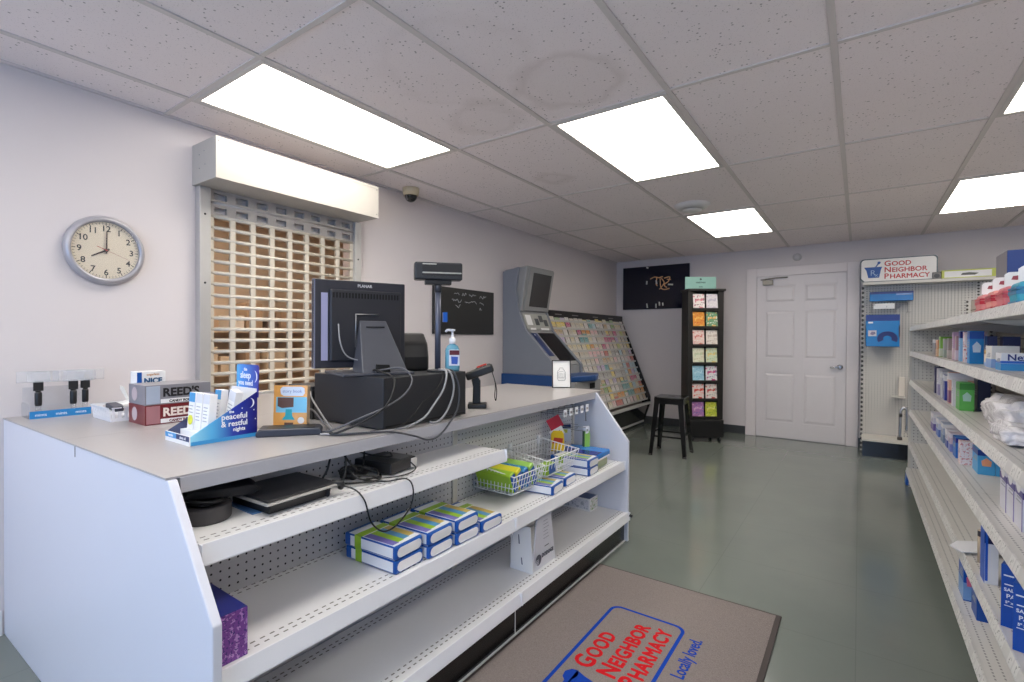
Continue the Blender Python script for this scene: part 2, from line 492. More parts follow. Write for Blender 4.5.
# stiles and rails as a frame, raised panels set in the openings
b.box(X0, cols[0][0], -.012, 0, ZB, ZT).box(cols[0][1], cols[1][0], -.012, 0, ZB, ZT).box(cols[1][1], X1, -.012, 0, ZB, ZT)
zz = [ZB] + [v for r in rows for v in r] + [ZT]
for c0, c1 in cols:
    for k in range(0, 8, 2): b.box(c0, c1, -.012, 0, zz[k], zz[k + 1])
    for z0, z1 in rows:
        b.box(c0, c1, -.003, 0, z0, z1)
        i = .035
        vs = [(c0 + .012, -.003, z0 + .012), (c1 - .012, -.003, z0 + .012), (c1 - .012, -.003, z1 - .012), (c0 + .012, -.003, z1 - .012),
              (c0 + i, -.0105, z0 + i), (c1 - i, -.0105, z0 + i), (c1 - i, -.0105, z1 - i), (c0 + i, -.0105, z1 - i)]
        b.add(vs, [(0, 1, 5, 4), (1, 2, 6, 5), (2, 3, 7, 6), (3, 0, 4, 7), (4, 5, 6, 7)])
b.build('door_slab', door_m, d, bevel=.002)
hb = MB().lathe([(.03, 0), (.03, .008), (.014, .012), (.012, .05)], 20, T=basis((-.175, -.012, .895), (1, 0, 0), (0, 0, 1)))
hb.tube([(-.175, -.055, .895), (-.22, -.058, .893), (-.265, -.05, .888)], .011)
hb.build('handle', chrome, d)
b = MB().box(-.965, -.855, -.06, -.012, 1.875, 1.935).box(-.99, -.93, -.05, -.03, 1.935, 1.95)
b.tube([(-.94, -.05, 1.945), (-.82, -.07, 1.955), (-.7, -.03, 1.96)], .008, spline=False)
b.build('door_closer', M('closer_metal', (128, 122, 112), .4, metal=.5), d, bevel=.006)
# round bell above the door
o = MB().lathe([(.045, 0), (.045, .018), (.03, .03), (.012, .034)], 28).build('door_chime', M('chime_plastic', (196, 192, 192), .35))
o.matrix_world = basis(wb(-.607, 2.195), (1, 0, 0), (0, 0, 1))
tag(o, 'small round white bell on the wall above the closed door', 'bell')

# dark picture on the back wall
t = thing('wall_picture', 'large dark glossy picture with gold squiggles on the back wall', 'picture', wb(0, 0), A_B)
MB().box(-2.785, -1.85, -.03, 0, 1.625, 2.23).build('panel', M('picture_gloss', (12, 13, 34), .1, spec=.6, var=.3, scale=2), t)
gold = M('gold_stroke', (226, 176, 124), .4); pale = M('pale_glint', (214, 212, 205), .4)
b = MB()
def pic(px, pz): return (-2.785 + px * .935, -.031, 2.23 - pz * .605)
for pts in ([(.43, .3), (.5, .26), (.56, .28), (.62, .26)], [(.53, .28), (.52, .42), (.54, .47)], [(.6, .3), (.64, .4), (.6, .5), (.57, .55)], [(.58, .3), (.59, .5), (.64, .56), (.72, .54)],
            [(.64, .3), (.72, .28), (.7, .38), (.64, .45), (.68, .52)], [(.68, .33), (.74, .34)]):
    b.tube([pic(*p) for p in pts], .0075, 6)
b.build('squiggle', gold, t)  # gold strokes laid on the dark panel
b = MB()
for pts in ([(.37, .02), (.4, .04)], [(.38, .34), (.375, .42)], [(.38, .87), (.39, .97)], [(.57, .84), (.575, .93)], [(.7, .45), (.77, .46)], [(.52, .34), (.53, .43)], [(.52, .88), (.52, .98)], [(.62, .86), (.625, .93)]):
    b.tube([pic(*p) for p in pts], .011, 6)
b.build('glint', pale, t)  # painted glints: reflected light drawn as pale strokes on the panel

# chalk board on the left wall
t = thing('chalkboard', 'black wall board with chalk handwriting behind the pump bottle', 'board', wl(3.48, 0, .003), A_L)
MB().box(0, .02, -.43, .43, 1.245, 1.645).build('panel', M('board_black', (20, 21, 22), .5), t, bevel=.003)
b = MB(); random.seed(3)
for (z, segs) in ((1.6, [(-.17, -.1), (-.06, .0), (.04, .14), (.2, .3)]), (1.535, [(-.2, -.07), (-.02, .15), (.2, .26)]), (1.49, [(-.15, -.08), (.2, .23)])):
    for a, c in segs:
        n = max(4, int((c - a) / .012)); pts = []
        for k in range(n + 1): pts.append((.021, a + (c - a) * k / n, z + random.uniform(-.014, .014) - (a + .2) * .03))
        b.tube(pts, .0022, 5)
b.build('handwriting', M('chalk', (175, 178, 180), .8), t)

# wall clock
t = thing('wall_clock', 'round silver-rimmed wall clock showing eight', 'clock', wl(.81, 1.611), A_L)
FX = basis((0, 0, 0), (0, 1, 0), (0, 0, 1))       # local x,y,z -> y,z,x (faces +x)
MB().lathe([(.001, 0), (.156, 0), (.158, .012), (.15, .03), (.142, .036), (.133, .034), (.129, .02)], 64, T=FX, cap=False).build('rim', M('clock_rim', (168, 166, 172), .3, metal=.3), t)
MB().lathe([(.131, .006), (.131, .018)], 64, T=FX, smooth=False).build('face', M('clock_face', (235, 220, 196), .5, var=.02), t)
b = MB()
for h in range(1, 13):
    a = PI / 2 - h * PI / 6; r = .1
    s_ = .037
    b.text(str(h), s_, FX @ Matrix.Translation((r * math.cos(a), r * math.sin(a) - .013, .0183)), extrude=.0004, offset=.0006)
b.build('numerals', black_ink, t)
b = MB()
for k in range(60):
    a = k * PI / 30; l = .009 if k % 5 else .013
    T = FX @ Matrix.Rotation(a, 4, 'Z') @ Matrix.Translation((0, .1265 - l, .0183))
    wd = .0007 if k % 5 else .0016
    b.box(-wd, wd, 0, l, 0, .0004, T=T)
b.build('minute_marks', black_ink, t)
def hand(nm, ang, l, wd, tail, z, mt):
    T = FX @ Matrix.Rotation(-ang, 4, 'Z')
    q = MB().prism([(-wd, -tail), (wd, -tail), (wd * .6, l), (-wd * .6, l)], z, z + .001, 'z', T=T)
    q.lathe([(wd * 2, z), (wd * 2, z + .0015)], 16, T=FX); q.build(nm, mt, t)
hand('hour_hand', 8.03 * PI / 6, .064, .0042, .014, .020, M('hand_brown', (60, 34, 24), .5))
hand('minute_hand', .02, .088, .0034, .015, .0225, M('hand_brown', (60, 34, 24), .5))
hand('second_hand', 112 * PI / 180, .095, .0007, .0, .025, M('hand_tan', (170, 100, 80), .5))
hand('second_hand_tail', 292 * PI / 180, .04, .0016, .0, .025, M('hand_red', (190, 60, 50), .5))
MB().lathe([(.132, .0285), (.132, .0295)], 48, T=FX, smooth=False).build('glass', clear_mat('clock_glass', opac=.03), t)

# ------------------------------------------------------------------ roll-up shutter in the hatch
t = thing('roller_shutter', 'closed roll-up grille shutter in the wall hatch, with white hood', 'shutter', wl(0, 0), A_L)
hood_m = M('hood_paint', (180, 175, 168), .35, var=.01)
b = MB().box(0, .25, 1.19, 2.245, 2.005, 2.212).box(.2505, .252, 1.195, 2.24, 2.195, 2.1965)
b.build('hood', hood_m, t, bevel=.002)
b = MB()
for (y, z) in ((1.2035, 2.19), (2.23, 2.03), (2.23, 2.19)): b.lathe([(.004, 0), (.003, .002)], 10, T=basis((.25, y, z), (0, 1, 0), (0, 0, 1)))
for (x, z) in ((.08, 2.15), (.13, 2.16), (.08, 2.08), (.14, 2.09)): b.lathe([(.004, 0), (.003, .002)], 10, T=basis((x, 1.19, z), (1, 0, 0), (0, 0, 1)))
b.build('screws', steel, t)
rail_m = M('rail_alu', (186, 184, 182), .35, metal=.4)
for (y0, y1) in ((1.205, 1.262), (2.215, 2.27)):
    g = MB().box(0, .05, y0, y1, .885, 2.004)
    g.build('guide_rail', rail_m, t, bevel=.003)
g = MB()
for (y, z) in ((1.232, 1.86), (1.232, 1.5), (2.243, 1.75)): g.lathe([(.006, 0), (.004, .003)], 10, T=basis((.05, y, z), (0, 1, 0), (0, 0, 1)))
g.build('rail_screws', dark_grey, t)
# curtain: horizontal bars, vertical links, the two top slats pierced by rounded slots
slat_m = M('slat_alu', (200, 192, 178), .4, metal=.1, var=.03)
YC0, YC1 = 1.262, 2.215
ncol, pitch = 8, (YC1 - YC0) / 8.0
cur = MB()
zr = [1.862 - .0605 * k for k in range(17)]
for z in zr:
    cur.cyl((.022, YC0, z), (.022, YC1, z), .0108, n=10)
for i in range(len(zr) - 1):
    for c in range(ncol + 1):
        y = YC0 + .01 + c * (YC1 - YC0 - .02) / ncol
        cur.box(.014, .03, y - .014, y + .014, zr[i + 1], zr[i])
cur.build('curtain', slat_m, t)
top_m = M('slat_grey', (166, 162, 160), .4, metal=.3)
cur = MB()
for (z0, z1) in ((1.862, 1.93), (1.934, 2.004)):
    zc0, zc1 = z0 + .017, z1 - .018
    cur.box(.012, .03, YC0, YC1, z0, zc0).box(.012, .03, YC0, YC1, zc1, z1)
    cur.cyl((.021, YC0, z0), (.021, YC1, z0), .011, n=10)
    for c in range(ncol + 1):
        y = YC0 + c * (YC1 - YC0) / ncol
        cur.box(.012, .03, max(YC0, y - .026), min(YC1, y + .026), zc0, zc1)
cur.build('top_slats', top_m, t)
MB().box(.008, .034, YC0, YC1, .883, .9).build('bottom_bar', rail_m, t)
# added white strip behind the top slats' slots, standing in for light from inside
MB().box(-.02, -.01, YC0, YC1, 1.875, 2.004).build('painted_slot_light', white_plastic, t)

# room behind the hatch
tan = M('dispensary_paint', (214, 202, 188), .8, var=.02)
for nm, bx in (('dispensary_wall_far', (-5.1, -5.0, -.4, 4.4, 0, H)), ('dispensary_wall_near', (-5.0, -2.99, -.5, -.4, 0, H)), ('dispensary_wall_end', (-5.0, -2.99, 4.4, 4.5, 0, H)),
               ('dispensary_floor', (-5.1, -2.92, -.5, 4.5, -.1, 0)), ('dispensary_ceiling', (-5.1, -3.05, -.5, 4.5, H, H + .1))):
    struct(MB().box(*bx).build(nm, tan))
sh = thing('stock_shelf', 'brown wooden stock shelving seen dimly through the shutter openings', 'shelf', (-4.8, 1.9, 0))
wood = M('stock_wood', (206, 190, 170), .6)
for y in (-1.2, 1.2): MB().box(-.18, .18, y - .015, y + .015, 0, 1.3).build('side_panel', wood, sh)
for z in (.05, .45, .85, 1.25): MB().box(-.18, .18, -1.185, 1.185, z, z + .025).build('shelf', wood, sh)
random.seed(11)
pal = [(232, 220, 200), (190, 168, 146), (236, 234, 230), (120, 108, 102), (150, 156, 168)]
names_c = ['cream', 'tan', 'white', 'dark brown', 'grey-blue']
kk = 0
for zi, z in enumerate((.875, 1.275)):
    y = .82
    while y < 2.9:
        wd = random.uniform(.1, .24); hh = random.uniform(.12, .27); c = random.randrange(5)
        o = MB().box(-4.93, -4.66, y, y + wd, z, z + hh).build('medicine_carton', M('stock_%d' % c, pal[c], .5), bevel=.003)
        kk += 1
        tag(o, '%s carton on %s stock shelf behind the shutter, %s from near end' % (names_c[c], ('middle', 'upper')[zi], ['first', 'second', 'third', 'fourth', 'fifth', 'sixth', 'seventh', 'eighth', 'ninth', 'tenth', 'eleventh', 'twelfth', 'thirteenth', 'fourteenth', 'fifteenth', 'sixteenth'][kk - 1]), 'carton', 'cartons in the room behind the shutter')
        y += wd + random.uniform(.02, .12)
    kk = 0
t = thing('ceiling_light', 'warm lit ceiling panel in the room behind the shutter', 'light', (-3.9, 1.8, H), 0, 'recessed ceiling lights')
MB().box(-.32, .32, -.62, .62, -.008, -.0005).build('frame', frame_m, t)
MB().box(-.3, .3, -.6, .6, -.011, -.0081).build('diffuser', emit_mat('warm_diffuser', (255, 226, 196), 8), t)
# ------------------------------------------------------------------ counter with shelves
YN, YF = .508, 2.93            # near and far faces of the fixture
peg_y = pegboard('pegboard_counter', (206, 205, 206), 1, 2)
shelf_slots = slotted('shelf_steel', (222, 221, 222), (-.03, -.05, -.31, -.328), hole=(104, 100, 98))
rail_white = M('rail_white', (226, 226, 230), .3, var=.02)
fx = thing('display_shelving', 'white steel display shelving under the long grey worktop', 'shelving', (0, 0, 0))
prof = [(-1.945, 0), (-1.105, 0), (-1.105, .6), (-1.315, .878), (-1.945, .878)]
MB().prism(prof, YF - .022, YF, 'y').build('end_panel', white_lam, fx, bevel=.003)
# near end: one wide panel reaching the hatch wall, set a little out of square like the wall it meets
def yn(x): return .508 + (x + 1.105) * .0245
pn = [(-2.795, 0)] + prof[1:4] + [(-2.795, .878)]
b = MB(); n = len(pn)
b.add([(x, yn(x), z) for x, z in pn] + [(x, yn(x) + .022, z) for x, z in pn],
      [tuple(range(n)), tuple(range(n, 2 * n))[::-1]] + [(i, (i + 1) % n, n + (i + 1) % n, n + i) for i in range(n)])
b.build('end_panel', white_lam, fx, bevel=.003)
MB().box(-1.953, -1.949, yn(-1.95) - .001, yn(-1.95) + .0, .845, .878).build('panel_notch', black_void, fx)
MB().box(-1.49, -1.47, YN + .022, YF - .022, .12, .845).build('pegboard', peg_y, fx)
MB().box(-1.945, -1.925, YN + .022, YF - .022, .0, .845).build('back_panel', white_lam, fx)
for y in (.53, 1.715, 2.885): MB().box(-1.47, -1.462, y, y + .03, .15, .845).build('upright', cream_metal, fx)
def shelf(name, xf, y0, y1, z, depth, lip=.045, rm=None, mats=None, parent=fx, cap=True):
    """steel shelf: thin deck with a turned front and a price rail; local origin at the front edge"""
    s_ = MB().box(-depth, 0, 0, y1 - y0, -.022, 0).build(name, mats or shelf_slots, parent, loc=(xf, y0, z))
    r = MB().prism([(.0, .004), (.004, .004), (.014, -lip + .004), (.014, -lip), (-.004, -lip), (-.004, -.02), (0, -.02)], .003, y1 - y0 - .003, 'y')
    r.build('price_rail', rm or rail_white, s_)
    if cap:
        for e in (.001, y1 - y0 - .0035): MB().box(-.004, .016, e, e + .0025, -lip, .006).build('rail_end_cap', white_plastic, s_)
    return s_
YM = 1.717
for y0, y1 in ((YN + .024, YM), (YM, YF - .024)):
    shelf('base_deck', -1.105, y0, y1, .175, .36, .042)
    shelf('shelf', -1.135, y0, y1, .475, .33)
shelf('shelf', -1.225, YN + .024, YM + .06, .735, .24)
for y in (.548, 1.76): MB().prism([(-1.465, .7), (-1.25, .71), (-1.25, .7), (-1.465, .64)], y, y + .004, 'y').build('bracket', cream_metal, fx)
kk_ = MB()
for y0, y1 in ((YN + .024, YM - .002), (YM + .002, YF - .024)): kk_.box(-1.14, -1.126, y0, y1, .006, .132)
kk_.build('kick_plate', black_kick, fx)
MB().box(-1.135, -1.1245, YM - .002, YM + .002, .0, .134).box(-1.135, -1.119, YN + .024, YF - .024, 0, .006).build('kick_strip', white_metal, fx)
MB().cyl((-1.09, YF - .03, .166), (-1.074, YF - .03, .160), .010, .008).build('foot_plug', black_plastic, fx)

# worktop pieces
wt = thing('worktop', 'long grey laminate worktop over the white display shelving', 'worktop', (0, 0, 0))
MB().prism([(-2.06, yn(-2.06) - .002), (-1.322, yn(-1.322) - .002), (-1.322, 3.02), (-2.06, 3.02)], .879, .884, 'z').build('top_sheet', grey_lam, wt)
b = MB().box(-1.340, -1.318, YN + .024, YF - .024, .842, .879).box(-2.06, -1.34, YN + .03, 3.02, .85, .8789)
b.build('front_edge', grey_edge, wt)
b = MB().box(-1.9, -1.34, YF + .001, 3.02, .84, .85)
sc = thing('service_counter', 'grey-topped counter section joining the worktop to the hatch wall', 'counter', (0, 0, 0))
MB().prism([(-2.795, yn(-2.795) - .002), (-2.0615, yn(-2.0615) - .002), (-2.0615, 2.36), (-2.80, 2.36)], .879, .884, 'z').build('counter_top', grey_lam, sc)
MB().box(-2.79, -2.0, 2.33, 2.355, 0, .85).build('side_panel', white_lam, sc)
MB().box(-2.058, -2.03, YN + .03, 3.0, 0, .849).build('rear_panel', white_lam, sc)
ZT = .884

# ------------------------------------------------------------------ things on the counter, near end
# clear sign clips on their acrylic tray
tray = thing('acrylic_tray', 'clear acrylic tray with a blue front strip at the wall end of the counter', 'tray', (-2.72, .62, ZT))
b = MB().box(-.055, .055, -.1, .1, 0, .004).box(-.055, -.052, -.1, .1, .004, .12).box(-.055, .055, -.103, -.1, 0, .06)
b.build('tray', glass_clear, tray)
b = MB().box(.0555, .0585, -.1, .1, .0, .03)
b.build('front_strip', M('strip_blue', (34, 124, 186), .35), tray)
b = MB()
for y in (-.065, .0, .065): b.text('mints', .017, basis((.0588, y, .009), (0, 1, 0), (0, 0, 1)), extrude=.0003)
b.build('lettering', white_print, tray)
def clip(x, y, rz, label, z0=.0):
    t = thing('sign_clip', label, 'sign clip', (x, y, ZT + .0045), rz, 'clear sign clips on the counter')
    b = MB().lathe([(.014, 0), (.014, .012), (.01, .02), (.009, .045)], 16); b.build('foot', glass_clear, t)
    b = MB().lathe([(.0105, .042), (.012, .05), (.012, .095), (.008, .1), (.014, .106)], 16)
    b.box(-.016, .016, -.006, .006, .104, .142); b.build('clamp', black_plastic, t, bevel=.001)
    b = MB().box(-.066, .066, -.002, 0, .14, .184).box(-.034, .036, -.008, -.0055, .14, .18); b.build('clip_plate', clear_mat('clip_acrylic', (228, 230, 234), .16), t)
    b = MB()
    for x0, x1, y_, h1 in ((-.066, .066, -.001, .184), (-.034, .036, -.007, .18)):
        b.tube([(x0, y_, .14), (x1, y_, .14), (x1, y_, h1), (x0, y_, h1)], .0011, 4, spline=False, closed=True)
    b.build('plate_edge', M('acrylic_edge', (186, 188, 192), .2), t)
    return t
clip(-2.71, .557, 1.45, 'clear sign clip on a black stem nearest the wall corner')
clip(-2.72, .715, 1.5, 'clear sign clip standing right behind the white plastic basket')
clip(-2.685, .665, 1.4, 'lower clear sign clip just left of the white plastic basket')

# white plastic basket
t = thing('plastic_basket', 'white slotted plastic basket holding a paper packet', 'basket', (-2.44, .765, ZT), 0)
b = MB(); W, D, Hh = .1, .068, .056
b.box(-W, W, -D, D, 0, .004)
def slot_wall(p0, p1, n):
    p0, p1 = Vector(p0), Vector(p1); d = (p1 - p0); L = d.length; d.normalize(); nrm = Vector((d.y, -d.x, 0))
    def seg(a, c, z0, z1, th=.0025):
        vs = []
        for z in (z0, z1):
            off = nrm * (z * .16)
            for q in (p0 + d * a + off, p0 + d * c + off, p0 + d * c + off + nrm * th, p0 + d * a + off + nrm * th): vs.append((q.x, q.y, z))
        b.add(vs, [(3, 2, 1, 0), (4, 5, 6, 7), (0, 1, 5, 4), (1, 2, 6, 5), (2, 3, 7, 6), (3, 0, 4, 7)])
    seg(0, L, 0, .014); seg(0, L, .046, Hh); seg(-.002, L + .002, .052, Hh, .006)
    pw = L / (2 * n + 1)
    for k in range(n + 1): seg(2 * k * pw, (2 * k + 1) * pw, .014, .046)
slot_wall((-W, -D, 0), (W, -D, 0), 9); slot_wall((W, -D, 0), (W, D, 0), 6); slot_wall((W, D, 0), (-W, D, 0), 9); slot_wall((-W, D, 0), (-W, -D, 0), 6)
b.build('basket_wall', white_plastic, t)
o = MB().box(-.06, .07, -.045, .045, 0, .03).build('paper_packet', paper_white, bevel=.008)
o.location = (-2.425, .77, ZT + .036); o.rotation_euler = (.18, -.1, .15)
tag(o, 'white paper packet lying in the plastic basket', 'packet')
o = MB().prism([(-.04, -.02), (.04, -.03), (.05, .0), (.02, .012), (-.03, .016)], 0, .02, 'z').build('foil_wrapper', M('foil_grey', (70, 72, 84), .3, metal=.4), bevel=.004)
o.location = (-2.375, .725, ZT + .046); o.rotation_euler = (.1, .12, .2)
tag(o, 'small dark foil wrapper on the rim of the white basket', 'wrapper')
o = MB().prism([(-.006, 0), (.006, 0), (.012, .065), (.0, .08), (-.01, .07)], -.002, .002, 'y').build('wall_hook', cream_metal, bevel=.001)
o.location = (-2.47, .8, ZT + .058); o.rotation_euler = (.1, -.5, .4)
tag(o, 'pale bent strip sticking up behind the packet in the basket', 'strip')

# candy cartons
def candy(name, label, z, body, band, txt, sub, tc, length, silver):
    t = thing(name, label, 'carton', (-2.22, .742, ZT + z), 0, 'stacked candy cartons')
    MB().box(-.08, .08, 0, length, 0, .0745).build('carton', body, t, bevel=.001)
    b = MB().box(.0801, .0806, .004, .05, .004, .071).build('label_panel', silver, t)
    b = MB().box(.0801, .0806, .052, length - .002, .004, .02); b.build('lower_band', white_card, t)
    b = MB().text(txt, .044, basis((.0808, .125, .03), (0, 1, 0), (0, 0, 1)), extrude=.0004, offset=.0016); b.build('lettering', tc, t)
    b = MB().text(sub, .013, basis((.0808, .122, .0065), (0, 1, 0), (0, 0, 1)), extrude=.0003, offset=.0006); b.build('small_lettering', black_ink if body is not MATS['candy_red'] else M('dark_red_ink', (110, 20, 24), .5), t)
    b = MB().lathe([(.026, 0), (.026, .0006)], 24, T=basis((-.02, -.0004, .038), (1, 0, 0), (0, 0, 1)), smooth=False); b.build('seal', M('seal_pale', (188, 172, 176), .5), t)
    return t
c_red = M('candy_red', (116, 34, 38), .35); c_grey = M('candy_grey', (136, 134, 140), .3); c_brown = M('candy_brown', (98, 62, 58), .4)
candy('candy_carton', 'dark red candy carton under the grey one on the counter', 0, c_red, None, "REED'S", 'CANDY ROLL', M('cream_ink', (240, 226, 214), .5), .2, M('panel_grey_red', (170, 120, 124), .4))
candy('candy_carton', 'grey candy carton stacked on the dark red one', .0755, c_grey, None, "REED'S", 'CANDY ROLL', black_ink, .235, M('panel_silver', (170, 180, 196), .35))
t = thing('mint_carton', 'white and blue carton standing behind the candy cartons', 'carton', (-2.41, .845, ZT), 0)
MB().box(-.035, .035, -.05, .055, 0, .188).build('carton', white_card, t, bevel=.001)
MB().box(.0351, .0356, -.05, -.033, .002, .186).build('edge_band', royal, t)
MB().text('NICE', .03, basis((.0357, .008, .14), (0, 1, 0), (0, 0, 1)), offset=.0012).build('lettering', M('teal_ink', (20, 84, 128), .5), t)
MB().text('sugarless', .013, basis((.0357, .008, .172), (0, 1, 0), (0, 0, 1))).build('small_lettering', M('orange_ink', (204, 140, 70), .5), t)

o = MB().box(-.04, .04, -.035, .035, 0, .125).build('slate_carton', M('slate_card', (66, 72, 104), .45), bevel=.0015)
o.location = (-1.95, .875, ZT)
tag(o, 'plain slate-blue carton between the candy cartons and the night-sky display box', 'carton')

# night-sky counter display box
dbx = thing('counter_display_box', 'blue night-sky counter display box with a moon and white script', 'display box', (-1.7275, .69, ZT))
sky_side = gradient_print('night_sky_print', [(0, (150, 214, 236)), (.3, (86, 176, 226)), (.62, (38, 60, 168)), (1, (26, 24, 112))], 1, 0, .21)
sky_head = gradient_print('night_head_print', [(0, (92, 196, 232)), (.45, (52, 130, 214)), (1, (40, 44, 150))], 0, -.086, .086)
inner = M('inner_white', (232, 234, 240), .5)
side = [(0, 0), (.212, 0), (.212, .15), (0, .028)]
b = MB().box(-.086, .086, 0, .212, 0, .003).box(-.083, .083, .04, .16, .003, .03)
b.build('tray', inner, dbx)
MB().prism(side, .083, .086, 'x').build('side_panel', sky_side, dbx)
MB().prism(side, -.086, -.083, 'x').build('side_panel', M('slate_card', (66, 72, 104), .45), dbx)
MB().box(-.086, .086, -.003, 0, 0, .03).build('front_panel', white_card, dbx)
MB().box(-.085, -.005, -.0036, -.003, .013, .029).build('front_band', sky_blue, dbx)
MB().box(-.005, .085, -.0036, -.003, .013, .029).build('front_band', navy, dbx)
MB().text('sleep aid', .0125, basis((.042, -.004, .017), (1, 0, 0), (0, 0, 1)), extrude=.0003).text('sample', .0125, basis((-.045, -.004, .017), (1, 0, 0), (0, 0, 1)), extrude=.0003).build('lettering', white_print, dbx)
MB().box(-.083, .083, .209, .212, 0, .16).build('back_panel', white_card, dbx)
MB().prism([(-.055, .13), (.09, .13), (.094, .232), (.086, .24), (-.045, .24), (-.053, .232)], .2125, .2145, 'y').build('header_card', sky_head, dbx)
b = MB().box(.0861, .0866, .002, .21, .0, .012); b.build('lower_band', sky_blue, dbx)
b = MB()
for s_, y, z, sz in (('the', .125, .088, .012), ('peaceful', .135, .068, .026), ('& restful', .135, .045, .025), ('nights', .15, .028, .017)):
    b.text(s_, sz, basis((.0868, y, z), (0, 1, 0), (0, 0, 1)), extrude=.0003, offset=.0004)
b.build('script', white_print, dbx)
b = MB()
for s_, z, sz in (('the', .218, .016), ('sleep', .192, .034), ('you need', .168, .026), ('tonight', .15, .016)):
    b.text(s_, sz, basis((.008, .2122, z), (1, 0, 0), (0, 0, 1)), extrude=.0003, offset=.0004)
def moon(T, R):
    pts = [(R * math.cos(a), R * math.sin(a)) for a in [PI * (-.5 + k / 12) for k in range(13)]]
    pts += [(R * .72 * math.cos(a) - R * .02, R * math.sin(a)) for a in [PI * (.5 - k / 12) for k in range(1, 12)]]
    b.prism(pts, 0, .0006, 'z', T=T)
b.build('script', white_print, dbx)
b = MB()
moon(basis((.0868, .185, .115), (0, 1, 0), (0, 0, 1)), .016)
b.build('moon_print', white_print, dbx)
b = MB()
moon(basis((.066, .2122, .2), (1, 0, 0), (0, 0, 1)), .02)
b.build('moon_print', white_print, dbx)
b = MB()
for y, z in ((.2, .09), (.17, .128), (.205, .06), (.16, .1)): b.lathe([(.002, 0), (.001, .0006)], 8, T=basis((.0868, y, z), (0, 1, 0), (0, 0, 1)))
b.build('stars', white_print, dbx)
def packet(x, y, lean, label, colr, h=.12):
    t = thing('sample_packet', label, 'packet', (x, y, ZT + .031), 0, 'sample packets in the night-sky display box')
    t.rotation_euler = (-.08, lean, 0)
    MB().box(-.021, .021, -.012, .012, 0, h).build('carton', white_card, t, bevel=.0008)
    MB().box(-.0205, .0205, -.0127, -.012, h * .74, h - .001).build('top_band', colr, t)
    b = MB()
    for k in range(5): b.box(-.015, .012 - .004 * (k % 2), -.0125, -.012, h * (.62 - k * .09), h * (.62 - k * .09) + .003)
    b.build('small_print', M('print_grey', (170, 172, 180), .5), t)
    return t
t = packet(-1.772, .755, 0, 'white sample packet with blue top and yellow burst, front of the display box', sky_blue)
MB().lathe([(.016, 0), (.016, .001)], 20, T=basis((.002, -.0135, .03), (1, 0, 0), (0, 0, 1)), smooth=False).build('yellow_burst', M('burst_yellow', (222, 222, 60), .4), t)
packet(-1.726, .757, 0, 'white sample packet in the middle of the front row of the display box', M('band_pale', (214, 216, 222), .5))
packet(-1.680, .759, 0, 'white sample packet at the script-covered side of the display box', M('band_pale', (214, 216, 222), .5))
packet(-1.745, .825, 0, 'blue-topped sample packet in the back row of the display box', sky_blue, .125)
packet(-1.685, .83, .22, 'white sample packet tilted over in the back row of the display box', M('band_pale', (214, 216, 222), .5), .13)

# black tablet-like pad with an orange picture book standing behind it
rz = math.atan2(.154, .115)
t = thing('signature_pad', 'flat black signature pad lying in front of the orange picture book', 'pad', (-1.583, .991, ZT), rz)
MB().prism([(-.105, 0), (.1, 0), (.105, .012), (.095, .024), (-.095, .026), (-.107, .014)], -.048, .045, 'y').build('body', M('slate_plastic', (46, 50, 62), .4), t, bevel=.004)
MB().box(-.075, .08, -.035, .035, .0245, .0262).build('screen', black_plastic, t)
rz = math.atan2(.06, .085)
t = thing('picture_book', 'orange and blue picture book standing upright on the counter', 'book', (-1.655, 1.032, ZT), rz)
t.rotation_euler = (-.06, 0, rz)
MB().box(-.06, .06, 0, .03, 0, .158).build('pages', M('page_cream', (214, 190, 160), .6), t, bevel=.001)
MB().box(-.061, .061, -.0018, 0, 0, .16).build('cover', M('cover_orange', (226, 164, 84), .3, var=.12, scale=30), t)
MB().prism([(-.035, .128), (-.025, .122), (.045, .122), (.052, .132), (.05, .15), (.04, .155), (-.03, .155), (-.038, .146)], -.0024, -.0018, 'y').build('title_panel', M('title_pale', (206, 216, 232), .4), t)
MB().text('story book', .016, basis((.006, -.0026, .134), (1, 0, 0), (0, 0, 1)), extrude=.0002).build('lettering', M('title_blue', (110, 130, 178), .4), t)
MB().box(-.052, .0605, -.0023, -.0018, .062, .118).build('sky_panel', M('cover_blue', (120, 190, 220), .35), t)
MB().prism([(-.046, .085), (-.03, .078), (.012, .082), (.012, .116), (-.046, .116)], -.0028, -.0023, 'y').build('brown_patch', M('patch_brown', (92, 62, 52), .5), t)
MB().prism([(-.03, .036), (.018, .036), (.008, .05), (.006, .074), (-.016, .074), (-.018, .05)], -.0028, -.0018, 'y').build('teal_patch', M('patch_teal', (32, 160, 176), .4), t)
MB().lathe([(.012, 0), (.012, .0006)], 20, T=basis((.04, -.002, .034), (1, 0, 0), (0, 0, 1)), smooth=False).build('pale_spot', M('spot_pale', (232, 226, 220), .5), t)
MB().prism([(-.02, .008), (.012, .008), (.012, .026), (-.02, .026)], -.0026, -.0018, 'y').build('dark_patch', M('patch_brown', (92, 62, 52), .5), t)

